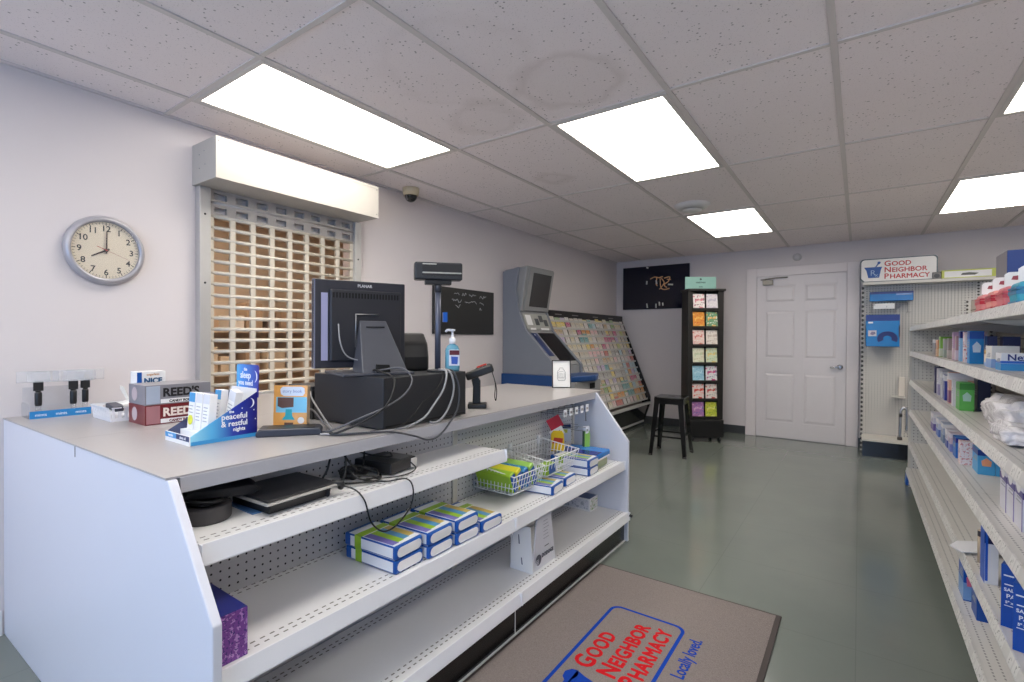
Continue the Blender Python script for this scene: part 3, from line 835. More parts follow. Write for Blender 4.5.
# ------------------------------------------------------------------ till
t = thing('cash_drawer', 'large dark steel cash drawer box carrying the till screen', 'cash drawer', (-1.565, 1.445, ZT))
MB().box(-.205, .205, -.233, .233, .006, .191).build('case', dark_grey, t, bevel=.003)
b = MB()
for x in (-.17, .17):
    for y in (-.2, .2): b.lathe([(.012, 0), (.012, .007)], 12, T=Matrix.Translation((x, y, 0)))
b.build('feet', black_plastic, t)
MB().box(.2051, .2065, -.222, .222, .012, .018).build('seam', black_void, t)
ZD = ZT + .191
t = thing('till_box', 'low black box tucked against the side of the cash drawer', 'box', (-1.86, 1.35, ZT))
MB().box(-.085, .08, -.14, .14, 0, .12).build('case', black_plastic, t, bevel=.004)
MB().box(-.088, .083, -.143, .143, .1205, .135).build('lid', dark_grey, t, bevel=.003)

mon = thing('till_monitor', 'flat black till monitor seen from the back on a sloping grey foot', 'monitor', (-1.607, 1.313, 0), math.radians(70))
bz = M('monitor_shell', (40, 41, 50), .42)
b = MB().box(-.186, .186, -.012, .022, 1.1, 1.442); b.build('shell', bz, mon, bevel=.004)
MB().box(-.186, -.182, -.0122, .0225, 1.1, 1.442).build('side_trim', M('trim_blue_grey', (110, 114, 134), .3), mon)
b = MB().prism([(-.13, 1.125), (.165, 1.125), (.165, 1.405), (-.13, 1.405)], -.026, -.012, 'y'); b.build('rear_bulge', M('monitor_back', (34, 35, 42), .45), mon, bevel=.008)
MB().box(-.16, -.135, -.0142, -.012, 1.13, 1.39).build('side_label', M('label_lilac', (150, 150, 182), .5), mon)
b = MB()
for k in range(22): b.box(-.12 + k * .0125, -.113 + k * .0125, -.0268, -.026, 1.372, 1.392)
b.build('vents', black_void, mon)
MB().box(-.17, .17, .0215, .0228, 1.115, 1.425).build('screen', M('screen_black', (10, 10, 12), .1), mon)
MB().text('PLANAR', .016, basis((.012, -.0125, 1.418), (1, 0, 0), (0, 0, 1)), extrude=.0004, offset=.0004).build('lettering', M('logo_grey', (190, 190, 194), .4), mon)
MB().tube([(-.03, -.03, 1.18), (-.03, -.03, 1.31), (.065, -.03, 1.31)], .0035, 6, spline=False).build('stay_wire', steel, mon)
b = MB()
# wedge leg leaning from the foot up to the rear of the screen
xs = .04
vs = [(xs - .055, -.03, 1.285), (xs + .055, -.03, 1.285), (xs + .1, -.15, ZD + .006), (xs - .085, -.15, ZD + .006),
      (xs - .055, -.024, 1.285), (xs + .055, -.024, 1.285), (xs + .1, -.03, ZD + .006), (xs - .085, -.03, ZD + .006)]
b.add(vs, [(0, 1, 2, 3), (7, 6, 5, 4), (0, 4, 5, 1), (1, 5, 6, 2), (2, 6, 7, 3), (3, 7, 4, 0)])
b.build('leg', M('foot_grey', (74, 75, 82), .42), mon, bevel=.004)
MB().box(-.12, .165, -.155, .085, ZD, ZD + .012).build('foot', M('foot_grey', (74, 75, 82), .42), mon, bevel=.004)
MB().box(xs - .035, xs + .04, -.088, -.085, 1.258, 1.262, T=Matrix.Translation((0, .037, 0))).build('slot', black_void, mon)
MB().prism([(xs - .03, ZD + .012), (xs + .025, ZD + .012), (xs + .02, ZD + .04), (xs - .028, ZD + .042)], -.152, -.135, 'y').build('cable_port', black_void, mon)

t = thing('receipt_printer', 'rounded black receipt printer behind the pole display', 'printer', (-1.63, 1.59, ZD), math.radians(62))
pr = [(-.1, 0), (.1, 0), (.1, .06), (.085, .13), (.05, .158), (-.03, .165), (-.085, .12), (-.1, .06)]
MB().prism(pr, -.072, .072, 'x').build('body', black_plastic, t, bevel=.012, seg=3)
MB().prism([(.1015, .05), (.087, .13), (.05, .161), (-.03, .168), (-.03, .164), (.05, .157), (.084, .128), (.098, .05)], -.045, -.035, 'x').build('seam_trim', charcoal, t)

pl = thing('pole_display', 'black customer display bar on a grey pole behind the till', 'display', (-1.43, 1.575, ZD), math.radians(49))
b = MB().cyl((0, 0, .008), (0, 0, .372), .0125, n=20); b.build('pole', M('pole_grey', (88, 92, 108), .35, metal=.4), pl)
MB().lathe([(.045, 0), (.045, .008), (.02, .012)], 24).build('base', dark_grey, pl)
MB().cyl((0, 0, .335), (0, 0, .375), .0155, n=20).build('collar', charcoal, pl)
b = MB().box(-.1, .1, -.03, .03, .385, .458); b.build('display_case', dark_grey, pl, bevel=.007, seg=3)
MB().box(-.055, .055, -.02, .02, .366, .386).build('bracket', black_plastic, pl, bevel=.003)
MB().box(-.07, .098, -.0315, -.03, .4, .45).build('window', black_plastic, pl)
MB().box(-.068, .095, -.0325, -.0312, .411, .4165).box(-.068, -.01, -.0325, -.0312, .447, .452).build('reflective_strip', M('strip_pale', (170, 168, 160), .3), pl)
MB().box(.018, .036, -.0325, -.012, .21, .25).build('blue_sticker', royal, pl)

t = thing('hand_sanitizer', 'clear blue pump bottle of hand gel on the cash drawer', 'bottle', (-1.400, 1.635, ZD + .001), math.radians(52))
gel = M('blue_gel', (120, 188, 214), .08, trans=.35)
b = MB()
prof = [(.001, 0), (.9, 0), (1, .012), (1, .09), (.75, .108), (.36, .116), (.36, .12)]
for i in range(len(prof)): pass
vsx = []; n = 28; fs = []
for r, z in prof:
    for k in range(n):
        a = 2 * PI * k / n; c, s_ = math.cos(a), math.sin(a)
        vsx.append((.031 * r * math.copysign(abs(c) ** .7, c), .02 * r * math.copysign(abs(s_) ** .7, s_), z))
for i in range(len(prof) - 1):
    for k in range(n): fs.append((i * n + k, i * n + (k + 1) % n, (i + 1) * n + (k + 1) % n, (i + 1) * n + k))
b.add(vsx, fs, smooth=True); b.build('bottle', gel, t)
b = MB().lathe([(.013, .117), (.014, .118), (.014, .14), (.007, .144), (.005, .144), (.005, .17), (.012, .172), (.012, .178), (.004, .18)], 20)
b.tube([(0, 0, .174), (-.02, 0, .176), (-.03, 0, .168)], .005, 10); b.build('pump', white_plastic, t)
MB().box(-.019, .027, -.0212, -.0204, .025, .092).build('label_panel', M('label_white', (214, 220, 232), .4), t)
MB().box(-.017, .026, -.0216, -.021, .07, .09).build('label_band', M('label_maroon', (92, 34, 48), .4), t)
MB().prism([(-.008, .032), (.018, .03), (.02, .062), (-.01, .064)], -.0216, -.021, 'y').build('label_spot', M('label_blue', (60, 92, 178), .4), t)

t = thing('card_reader', 'black card payment terminal with a red button on a stalk', 'card reader', (-1.475, 1.90, ZT), math.radians(36))
MB().box(-.04, .05, -.04, .045, 0, .022).build('base', black_plastic, t, bevel=.005)
MB().prism([(-.018, .02), (.02, .02), (.02, .13), (.0, .16), (-.024, .14), (-.016, .1)], -.02, .02, 'y').build('stalk', black_plastic, t, bevel=.004)
T = Matrix.Translation((.012, 0, .175)) @ Matrix.Rotation(-.34, 4, 'Y')
MB().box(-.066, .07, -.042, .042, -.024, .014, T=T).build('terminal', M('terminal_black', (32, 30, 30), .4), t, bevel=.008)
b = MB()
for i in range(4):
    for j in range(3): b.box(-.01 + i * .019, .004 + i * .019, -.03 + j * .022, -.014 + j * .022, .014, .018, T=T)
b.build('keys', M('key_grey', (88, 84, 80), .5), t)
MB().box(-.004, .044, -.018, .018, .016, .024, T=T).build('red_button', M('button_red', (214, 66, 40), .35), t)
b = MB(); b.tube([(.07, -.03, .19), (.09, -.035, .12), (.088, -.035, .06), (.094, -.034, .04), (.096, -.03, .1), (.072, -.025, .185)], .0022, 6); b.build('tether', black_fabric_cable, t)

t = thing('framed_print', 'small framed ink drawing of a jar standing at the far end of the worktop', 'picture frame', (-1.6, 2.99, ZT), math.radians(40))
t.rotation_euler = (-.1, 0, math.radians(40))
b = MB()
for (x0, x1, z0, z1) in ((-.063, -.058, 0, .185), (.058, .063, 0, .185), (-.058, .058, 0, .005), (-.058, .058, .18, .185)): b.box(x0, x1, -.009, .005, z0, z1)
b.build('frame', M('frame_dark', (44, 38, 38), .4), t)
MB().box(-.058, .058, -.002, .002, .005, .18).build('print', paper_white, t)
b = MB()
jar = [(-.022, .05), (.022, .05), (.027, .06), (.027, .105), (.02, .118), (.012, .123), (.012, .133), (-.012, .133), (-.012, .123), (-.02, .118), (-.027, .105), (-.027, .06)]
b.tube([(x, -.0026, z) for x, z in jar], .0013, 5, spline=False, closed=True)
b.tube([(x * .8, -.0026, .09 + (z - .09) * .6) for x, z in jar[:6] + jar[9:]], .0008, 4, spline=False, closed=True)
for z in (.07, .078, .086, .094): b.tube([(-.016, -.0026, z), (-.004, -.0026, z + .002), (.015, -.0026, z - .001)], .0008, 4)
b.build('ink_drawing', M('ink_grey', (110, 112, 118), .5), t)
b = MB().prism([(.0, .0), (.07, .0), (.0, .13)], -.02, .02, 'x', T=Matrix.Translation((0, .005, 0))); b.build('easel_back', M('frame_dark', (44, 38, 38), .4), t)

# cables
def cable(name, label, pts, r=.0035, mt=None):
    o = MB().tube(pts, r, 8).build(name, mt or black_fabric_cable); tag(o, label, 'cable', None); return o
cable('data_cable', 'black cable looping from the monitor foot over the face of the cash drawer', [(-1.475, 1.265, ZD + .02), (-1.44, 1.25, ZD + .022), (-1.35, 1.25, ZD - .0), (-1.325, 1.225, ZD - .05), (-1.33, 1.19, ZD - .1), (-1.36, 1.13, ZT + .05), (-1.42, 1.06, ZT + .012), (-1.47, 1.05, ZT + .006)], .0038)
cable('data_cable', 'thin grey cable from the monitor foot curling down to the book', [(-1.46, 1.275, ZD + .02), (-1.38, 1.32, ZD + .03), (-1.335, 1.33, ZD - .01), (-1.33, 1.29, ZD - .06), (-1.335, 1.2, ZD - .1), (-1.37, 1.12, ZT + .06), (-1.44, 1.06, ZT + .02), (-1.5, 1.055, ZT + .006)], .0035, M('cable_dark_grey', (88, 88, 92), .45))
cable('power_cable', 'pale grey cable hanging from the pole display across the drawer front', [(-1.405, 1.555, ZD + .012), (-1.35, 1.54, ZD + .004), (-1.33, 1.5, ZD - .06), (-1.33, 1.44, ZD - .12), (-1.325, 1.38, ZT + .03), (-1.34, 1.3, ZT + .006), (-1.35, 1.2, ZT + .005), (-1.40, 1.1, ZT + .006), (-1.47, 1.03, ZT + .006)], .0042, grey_cable)
cable('power_cable', 'second pale cable dropping straight down the drawer front from the pole', [(-1.4, 1.575, ZD + .012), (-1.352, 1.565, ZD + .004), (-1.336, 1.57, ZD - .05), (-1.335, 1.555, ZD - .11), (-1.33, 1.51, ZT + .03), (-1.335, 1.47, ZT + .005), (-1.35, 1.44, ZT + .005)], .0042, grey_cable)
cable('power_cable', 'dark cable hanging below the worktop edge in a long loop', [(-1.395, 1.59, ZD + .012), (-1.345, 1.58, ZD + .002), (-1.325, 1.59, ZD - .06), (-1.315, 1.575, ZD - .13), (-1.302, 1.53, ZT + .02), (-1.29, 1.44, ZT - .035), (-1.29, 1.37, ZT - .045), (-1.296, 1.3, ZT - .02), (-1.325, 1.2, ZT + .006), (-1.41, 1.07, ZT + .006), (-1.46, 1.05, ZT + .006)], .0036, M('cable_charcoal', (58, 60, 66), .45))
cable('data_cable', 'thin black cable hanging slack across the drawer front', [(-1.40, 1.56, ZD + .015), (-1.345, 1.51, ZD - .02), (-1.335, 1.44, ZD - .08), (-1.335, 1.39, ZD - .1), (-1.335, 1.33, ZD - .15), (-1.34, 1.26, ZT + .012), (-1.38, 1.17, ZT + .005)], .0022)
cable('data_cable', 'pale cable running from the black side box down to the worktop', [(-1.78, 1.2, ZT + .115), (-1.72, 1.17, ZT + .09), (-1.6, 1.14, ZT + .03), (-1.53, 1.12, ZT + .006), (-1.49, 1.08, ZT + .006)], .0034, grey_cable)
cable('data_cable', 'lower pale cable arching beside the picture book', [(-1.74, 1.15, ZT + .05), (-1.68, 1.14, ZT + .058), (-1.6, 1.12, ZT + .035), (-1.52, 1.1, ZT + .006), (-1.46, 1.07, ZT + .006)], .0034, M('cable_dark_grey', (88, 88, 92), .45))
cable('power_cable', 'pale cable looped low behind the till monitor screen', [(-1.6, 1.20, 1.27), (-1.575, 1.19, 1.2), (-1.57, 1.215, 1.15), (-1.55, 1.26, 1.13), (-1.54, 1.3, 1.13)], .0025, grey_cable)

# ------------------------------------------------------------------ top shelf things
Z1 = .7355
t = thing('tape_coil', 'flat round coil of dark tape on the top shelf by the end panel', 'coil', (-1.40, .625, Z1))
MB().lathe([(.03, 0), (.062, 0), (.064, .004), (.064, .036), (.062, .04), (.03, .04), (.03, 0)], 40, cap=False).build('roll', M('tape_grey', (62, 60, 62), .5), t)
b = MB(); random.seed(5)
for k in range(4):
    rr = .03 + .006 * k
    b.tube([(rr * math.cos(a) * (1 - .02 * k), rr * math.sin(a), .042 + .006 * k * (.5 + .5 * math.sin(a + k))) for a in [2 * PI * j / 10 for j in range(10)]], .004, 6, closed=True)
b.build('loose_end', black_plastic, t)
o = MB().prism([(-.1, 0), (.07, -.01), (.095, .004), (.07, .022), (-.08, .022), (-.1, .014)], -.035, .03, 'y').build('dark_sleeve', M('sleeve_black', (24, 24, 28), .6, var=.3, scale=50), bevel=.006)
o.location = (-1.41, .675, Z1 + .06); o.rotation_euler = (.2, .06, math.radians(80))
tag(o, 'crumpled black sleeve lying over the tape coil under the worktop', 'sleeve')
sl = thing('support_block', 'blue card slip under the silver-edged scale on the top shelf', 'slip', (-1.4, .80, Z1))
MB().box(-.07, .075, -.085, .01, 0, .003).build('slip', M('slip_blue', (76, 118, 168), .5), sl)
t = thing('parcel_scale', 'flat black parcel scale with a silver edge on the top shelf', 'scale', (-1.38, .835, Z1 + .0035), math.radians(3))
MB().box(-.1, .105, -.115, .115, .034, .042).build('plate', M('scale_black', (30, 30, 33), .35), t, bevel=.004)
MB().box(-.103, .108, -.118, .118, .026, .0345).build('silver_edge', M('silver_edge', (188, 186, 182), .3, metal=.5), t, bevel=.004)
MB().prism([(-.085, 0), (.09, 0), (.098, .026), (-.095, .026)], -.1, .1, 'y').build('body', black_plastic, t)
b = MB()
for y in (.085,): b.cyl((.098, y, .013), (.098, y + .001, .013), .013, n=16)
b.build('foot', M('scale_foot', (40, 40, 44), .4), t)
MB().tube([(.09, .11, .036), (.11, .13, .032), (.1, .135, .016)], .009, 8).build('connector', black_plastic, t)
t = thing('network_box', 'black network box with a pale end cap on the top shelf', 'box', (-1.40, 1.275, Z1), math.radians(8))
MB().box(-.085, .085, -.09, .055, .006, .044).build('case', M('net_black', (28, 27, 28), .4), t, bevel=.004)
MB().box(-.02, .07, -.02, .05, .0445, .0455).build('label_panel', M('net_label', (120, 118, 116), .5), t)
MB().box(.0853, .091, .02, .054, .008, .042).build('end_cap', M('net_cap', (190, 188, 184), .3), t, bevel=.003)
t = thing('power_brick', 'small black power brick among the coiled wires on the top shelf', 'power brick', (-1.41, 1.125, Z1), .3)
MB().box(-.03, .03, -.045, .045, 0, .032).build('case', black_plastic, t, bevel=.006)
cable('looped_wire', 'black wire hanging in a loop below the top shelf lip', [(-1.31, .945, Z1 + .035), (-1.25, .99, Z1 + .02), (-1.205, 1.0, Z1 - .01), (-1.198, 1.02, Z1 - .08), (-1.198, 1.07, Z1 - .125), (-1.198, 1.13, Z1 - .12), (-1.198, 1.19, Z1 - .075), (-1.198, 1.2, Z1 - .02), (-1.215, 1.185, Z1 + .012), (-1.26, 1.14, Z1 + .006), (-1.33, 1.1, Z1 + .006)], .0026)
cable('looped_wire', 'tangle of black wire coiled before the power brick', [(-1.35, 1.02, Z1 + .01), (-1.31, 1.05, Z1 + .012), (-1.29, 1.12, Z1 + .008), (-1.33, 1.17, Z1 + .012), (-1.38, 1.12, Z1 + .04), (-1.36, 1.06, Z1 + .05), (-1.31, 1.07, Z1 + .02), (-1.3, 1.13, Z1 + .018), (-1.35, 1.16, Z1 + .03), (-1.4, 1.08, Z1 + .045), (-1.37, 1.04, Z1 + .03), (-1.32, 1.09, Z1 + .026), (-1.31, 1.15, Z1 + .012)], .0034)
cable('looped_wire', 'black wire dropping from under the worktop to the scale', [(-1.37, 1.0, .84), (-1.36, .98, .80), (-1.365, .965, .765), (-1.36, 1.0, .745), (-1.34, 1.03, .77), (-1.36, 1.05, .842)], .0036)
cable('looped_wire', 'black wire arching from the tangle up under the worktop', [(-1.4, 1.06, .842), (-1.38, 1.08, .80), (-1.36, 1.11, .765), (-1.39, 1.15, .79), (-1.41, 1.17, .842)], .0036)
cable('looped_wire', 'black wire leading from the network box back to the tangle', [(-1.31, 1.3, Z1 + .03), (-1.285, 1.3, Z1 + .012), (-1.27, 1.24, Z1 + .006), (-1.29, 1.17, Z1 + .006), (-1.34, 1.12, Z1 + .006)], .0024)
cable('looped_wire', 'black wire passing over the network box top', [(-1.41, 1.1, .842), (-1.40, 1.14, .82), (-1.38, 1.2, .797), (-1.37, 1.26, .786), (-1.42, 1.3, .786)], .0028)

# ------------------------------------------------------------------ middle shelf: wrapped flat packs
Z2 = .4755
pack_blue = M('pack_blue', (12, 78, 160), .3); pack_white = M('pack_white', (226, 228, 234), .35)
pk_green = M('pack_green', (148, 186, 46), .35); pk_lime = M('pack_bright_green', (96, 176, 62), .35); pk_sky = M('pack_sky', (82, 146, 190), .35); pk_tan = M('pack_tan', (190, 166, 88), .35); pk_vio = M('pack_violet', (112, 104, 176), .35)
def make_pack(w=.235, d=.13, h=.043):
    """flat wrapped pack: x depth (front at +x), y width"""
    t = thing('wrapped_pack', 'x', 'pack', (0, 0, 0))
    o = MB().box(-w, 0, 0, d, 0, h).build('wrapper', pack_blue, t, bevel=.007, seg=3)
    pts = []
    hy, hz, r = d / 2 - .008, h / 2 - .005, h / 2 - .006
    for cy, a0 in ((hy - r, -PI / 2), (-hy + r, PI / 2)):
        for k in range(9): a = a0 + PI * k / 8; pts.append((d / 2 + cy + r * math.cos(a), h / 2 + r * math.sin(a)))
    MB().prism(pts, -.001, .001, 'x').build('end_label', white_card, t)
    MB().box(-w + .03, -.012, -.0006, .0004, .006, h - .005).build('side_label', pack_white, t)
    MB().box(-w + .02, -.01, .004, d - .004, h - .0005, h + .0006).build('top_sheet', pack_white, t)
    x0, x1 = -w + .075, -.02
    st = (d - .014) / 4
    for k, mt in enumerate((pk_vio, pk_green, pk_sky, pk_tan)):
        MB().box(x0 + .012, x1 - .004 * k, .007 + k * st, .007 + (k + 1) * st, h, h + .001).build('top_stripe', mt, t)
    b = MB().box(x0 - .024, x0 + .006, -.0012, d, h, h + .0012).box(x0 - .024, x0 + .006, -.0012, 0, .002, h); b.build('green_band', pk_green, t)
    return t
pk0 = make_pack(); used = [False]
def place_pack(x, y, z, rz, label, group='wrapped flat packs on the middle shelf'):
    if used[0]: o = dup(pk0, (x, y, z), rz)
    else: o = pk0; o.location = (x, y, z); o.rotation_euler = (0, 0, rz); used[0] = True
    o['label'] = label; o['group'] = group
    return o
PH = .0445
for i, (y, n, x, rz, w_) in enumerate(((1.085, 2, -1.158, .04, 'nearest'), (1.228, 2, -1.15, .03, 'second nearest'), (1.37, 2, -1.147, .0, 'third nearest'))):
    for k in range(n):
        place_pack(x, y, Z2 + k * PH, rz + .02 * k, '%s blue and green wrapped pack of the %s stack on the middle shelf' % (('lower', 'upper')[k], w_))
place_pack(-1.145, 1.515, Z2, -.02, 'single blue and green wrapped pack right of the three stacks')
# far group
place_pack(-1.15, 2.075, Z2, .12, 'flat wrapped pack lying in front of the second wire basket', 'wrapped packs at the far end')
place_pack(-1.17, 2.235, Z2, .05, 'flat wrapped pack beyond the one lying before the second basket', 'wrapped packs at the far end')
place_pack(-1.155, 2.48, Z2, .06, 'lower wrapped pack of the far stack by the end panel', 'wrapped packs at the far end')
place_pack(-1.155, 2.475, Z2 + PH, .03, 'upper wrapped pack of the far stack by the end panel', 'wrapped packs at the far end')
t = thing('glossy_pack', 'bright blue glossy pack topping the far stack by the end panel', 'pack', (-1.2, 2.60, Z2 + .001), .05)
MB().box(-.2, .02, .03, .2, .0, .05).build('stand_pack', M('pack_olive', (150, 160, 120), .4), t, bevel=.008)
MB().box(-.22, .03, .0, .22, .051, .088).build('wrapper', M('pack_gloss_blue', (40, 120, 200), .2), t, bevel=.01, seg=3)
MB().box(-.215, .028, .002, .09, .0885, .0895).build('dark_band', M('pack_deep_blue', (16, 36, 140), .25), t)
MB().box(-.22, .0312, .02, .2, .051, .06).build('lower_edge', white_card, t)

# purple box
t = thing('purple_box', 'purple and navy carton on the middle shelf against the near end panel', 'carton', (-1.15, .533, Z2))
MB().box(-.19, 0, 0, .075, 0, .115).build('carton', M('box_navy', (34, 40, 112), .3), t, bevel=.001)
MB().box(-.188, .0006, .0745, .0756, .001, .114).build('violet_face', print_mat('violet_print', (112, 62, 138), (170, 120, 190), (66, 40, 110), 90), t)
MB().box(.0, .0008, .001, .075, .001, .114).build('violet_face', print_mat('violet_print2', (124, 70, 150), (186, 140, 200), (74, 44, 124), 90), t)
MB().tube([(-.15, .02, .1155), (-.1, .03, .1155), (-.06, .02, .1155)], .0022, 5).build('arc_print', white_print, t)

# sign stand on the base deck
Z3 = .1755
t = thing('leaflet_stand', 'white card leaflet stand with round emblem on the lowest shelf', 'stand', (-1.15, 1.89, Z3), .0)
MB().prism([(-.118, 0), (.004, 0), (-.012, .205), (-.1, .2)], 0, .004, 'y').build('side_panel', white_card, t)
MB().prism([(0, 0), (.21, 0), (.165, .27), (.055, .27)], -.006, 0, 'x', T=Matrix.Rotation(-.02, 4, 'Y')).build('front_panel', M('stand_card', (214, 214, 220), .5), t)
MB().box(-.118, 0, .004, .2, 0, .004).box(-.118, -.112, .004, .2, .004, .18).build('tray', white_card, t)
b = MB().prism([(-.06, .06), (-.055, .062), (-.05, .03), (-.056, .03)], -.0008, 0, 'y').prism([(-.075, .16), (-.07, .162), (-.066, .12), (-.072, .12)], -.0008, 0, 'y')
b.build('side_slits', M('slit_grey', (110, 112, 124), .6), t)
T = basis((.003, 0, 0), (0, 1, 0), (0, 0, 1))
b = MB().lathe([(.024, 0), (.024, .0008)], 24, T=T @ Matrix.Translation((.048, .048, 0)), smooth=False)
b.build('emblem_disc', M('emblem_grey', (84, 86, 96), .5), t)
b = MB().text('DODOGE', .024, T @ Matrix.Translation((.13, .05, .0002)), offset=.001).text('-------', .016, T @ Matrix.Translation((.12, .09, .0002)), offset=.001)
b.build('lettering', M('emblem_grey', (84, 86, 96), .5), t)
b = MB()
for k in range(4): b.text('X', .016, T @ Matrix.Translation((.03 + .012 * (k % 2), .03 + .012 * (k // 2), .001)))
b.build('emblem_mark', M('stand_card', (214, 214, 220), .5), t)
b = MB()
for k in range(6): b.box(.09, .09 + .05 - .006 * (k % 3), .13 + .016 * k, .132 + .016 * k, -.0002, .0006, T=T)
b.build('small_print', M('stand_print', (150, 150, 160), .5), t)
t = thing('small_carton', 'small white printed carton at the far end of the lowest shelf', 'carton', (-1.29, 2.87, Z3), 0)
MB().box(-.2, .0, -.09, .02, 0, .075).build('carton', white_card, t, bevel=.001)
MB().box(-.195, -.005, -.085, .015, .0751, .0757).build('top_label', M('lid_slate', (92, 110, 150), .4), t)
MB().box(.0001, .0008, -.085, .015, .004, .07).build('end_print', print_mat('green_print', (214, 216, 206), (130, 170, 110), (190, 150, 140), 60), t)
MB().box(-.19, -.01, -.0909, -.0901, .01, .066).build('side_print', print_mat('grey_print', (216, 216, 222), (168, 172, 182), (196, 196, 204), 60), t)

# wire baskets on the pegboard
wire = M('wire_white', (232, 232, 234), .35)
def wire_basket(y0, y1, zb, label):
    t = thing('wire_basket', label, 'basket', (-1.468, y0, zb), 0, 'white wire baskets on the pegboard')
    W, L, h0, h1 = y1 - y0, .24, .1, .085
    b = MB(); r = .0021
    xb, xf = .006, L
    # rims
    b.tube([(xb, 0, .115), (xf, 0, .085), (xf, W, .085), (xb, W, .115)], .0032, 6, spline=False, closed=True)
    b.tube([(xb, .012, 0), (xf - .02, .012, .0), (xf - .02, W - .012, 0), (xb, W - .012, 0)], .0028, 6, spline=False, closed=True)
    n = 11
    for k in range(n + 1):
        f = k / n; y = .012 + (W - .024) * f; yt = W * f
        b.tube([(xb, yt, .115), (xb, y, 0), (xf - .02, y, 0), (xf, yt, .085)], r, 5, spline=False)
    for k in range(1, n):
        f = k / n; x = xb + (xf - .02 - xb) * f; xt = xb + (xf - xb) * f; zt = .115 - .03 * f
        b.tube([(xt, 0, zt), (x, .012, 0), (x, W - .012, 0), (xt, W, zt)], r, 5, spline=False)
    for f in (.33, .66):
        z = .09 * f; e = .012 * (1 - f); xx = xf - .02 * (1 - f)
        b.tube([(xb, e, z), (xx, e, z), (xx, W - e, z), (xb, W - e, z)], r, 5, spline=False, closed=True)
    b.build('wire_frame', wire, t)
    b = MB()
    for y in (.03, W - .03): b.box(-.001, .007, y - .012, y + .012, .09, .135)
    b.build('hook', white_plastic, t)
    return t
wire_basket(1.86, 2.13, .512, 'nearer white wire basket full of green and blue packs')
wire_basket(2.15, 2.50, .528, 'farther white wire basket, nearly empty, on the pegboard')
cols = [('lime green', pk_green), ('yellow', M('pack_yellow', (214, 206, 52), .35)), ('blue dotted', print_mat('blue_dots', (38, 120, 178), (92, 170, 210), (30, 90, 160), 120)), ('pale green', M('pack_pale_green', (150, 196, 92), .35))]
for k, (nm, mt) in enumerate(cols):
    t = thing('wrapped_pack', '%s edged pack standing in the nearer wire basket' % nm, 'pack', (-1.445, 1.885 + k * .056, .516), 0, 'packs in the nearer basket')
    t.rotation_euler = (.42, 0, 0)
    MB().box(.0, .2, 0, .042, 0, .092 + .01 * (k % 2)).build('wrapper', mt, t, bevel=.006, seg=2)
    MB().box(.198, .202, .004, .038, .004, .085).build('end_label', pack_blue, t, bevel=.001)
t = thing('wrapped_pack', 'green edged pack lying at the front of the farther wire basket', 'pack', (-1.30, 2.175, .532), 0)
t.rotation_euler = (.05, 0, 0)
MB().box(.0, .06, 0, .09, 0, .05).build('wrapper', pk_green, t, bevel=.006)
MB().box(.058, .0605, .02, .085, .004, .046).build('end_label', pack_blue, t)

# hooks with price tags along the top of the pegboard, far bay
def peg_hook(y, z, l, label, tagged=True):
    t = thing('peg_hook', label, 'hook', (-1.468, y, z), 0, 'peg hooks on the counter pegboard')
    b = MB().tube([(0, 0, 0), (l * .9, 0, .0), (l, 0, .006)], .0022, 6).tube([(0, 0, .012), (.0, 0, -.03)], .0022, 6, spline=False).tube([(0, 0, .02), (l + .004, 0, .022)], .0018, 6, spline=False)
    b.build('wire', steel, t)
    if tagged:
        MB().box(l + .003, l + .0055, -.019, .019, -.012, .03).build('price_tag', white_plastic, t)
        MB().box(l + .0056, l + .006, -.012, .012, .0, .014).build('tag_print', M('tag_grey', (150, 148, 150), .5), t)
    return t
nth = ['first', 'second', 'third', 'fourth', 'fifth']
for k, y in enumerate((2.50, 2.57, 2.64, 2.71, 2.78)):
    peg_hook(y, .79, .15, 'tagged peg hook under the worktop, %s from the near side' % nth[k])
peg_hook(2.62, .70, .17, 'steel peg hook beside the red tag, upper of the bare pair', False)
peg_hook(2.74, .665, .17, 'steel peg hook with the green tube, lower one by the end panel', True)
o = MB().cyl((-1.36, 2.86, .76), (-1.36, 2.86, .71), .003).lathe([(.006, 0), (.004, .008)], 10, T=Matrix.Translation((-1.36, 2.86, .705))).build('dangling_hook', steel)
tag(o, 'short steel hook hanging down under the far end of the worktop', 'hook')
# hanging packets
t = thing('hang_packet', 'red and white hanging packet twisted on its peg', 'packet', (-1.40, 2.56, .70), math.radians(-55))
t.rotation_euler = (.5, 0, math.radians(-50))
MB().box(-.003, .003, -.035, .045, -.005, .065).build('red_card', M('packet_red', (196, 44, 66), .35), t, bevel=.001)
MB().box(-.0036, .0036, -.05, .03, -.05, .0).build('white_end', white_card, t, bevel=.001)
MB().box(.0037, .0042, -.03, .01, -.034, -.018).build('print', M('print_blue', (70, 96, 150), .5), t)
t = thing('hang_packet', 'bright yellow hanging packet below the red and white one', 'packet', (-1.385, 2.545, .57), math.radians(-55))
MB().prism([(-.038, 0), (.038, 0), (.04, .03), (.036, .1), (.024, .118), (-.024, .118), (-.038, .1)], -.006, .006, 'x').build('pouch', M('pouch_yellow', (226, 186, 24), .3), t, bevel=.004)
MB().prism([(-.03, .045), (.028, .05), (.03, .075), (-.02, .08)], .0061, .0068, 'x').build('red_print', M('pouch_red', (190, 52, 30), .4), t)
t = thing('green_tube', 'green and white tube hanging near the far end panel', 'tube', (-1.32, 2.785, .56), math.radians(-50))
MB().prism([(-.02, 0), (.02, 0), (.022, .07), (.018, .105), (-.018, .105), (-.022, .07)], -.008, .008, 'x').build('tube', M('tube_green', (156, 206, 92), .35), t, bevel=.004)
MB().box(-.009, .009, -.022, -.012, .0, .1).build('dark_stripe', M('tube_dark', (56, 84, 60), .4), t)
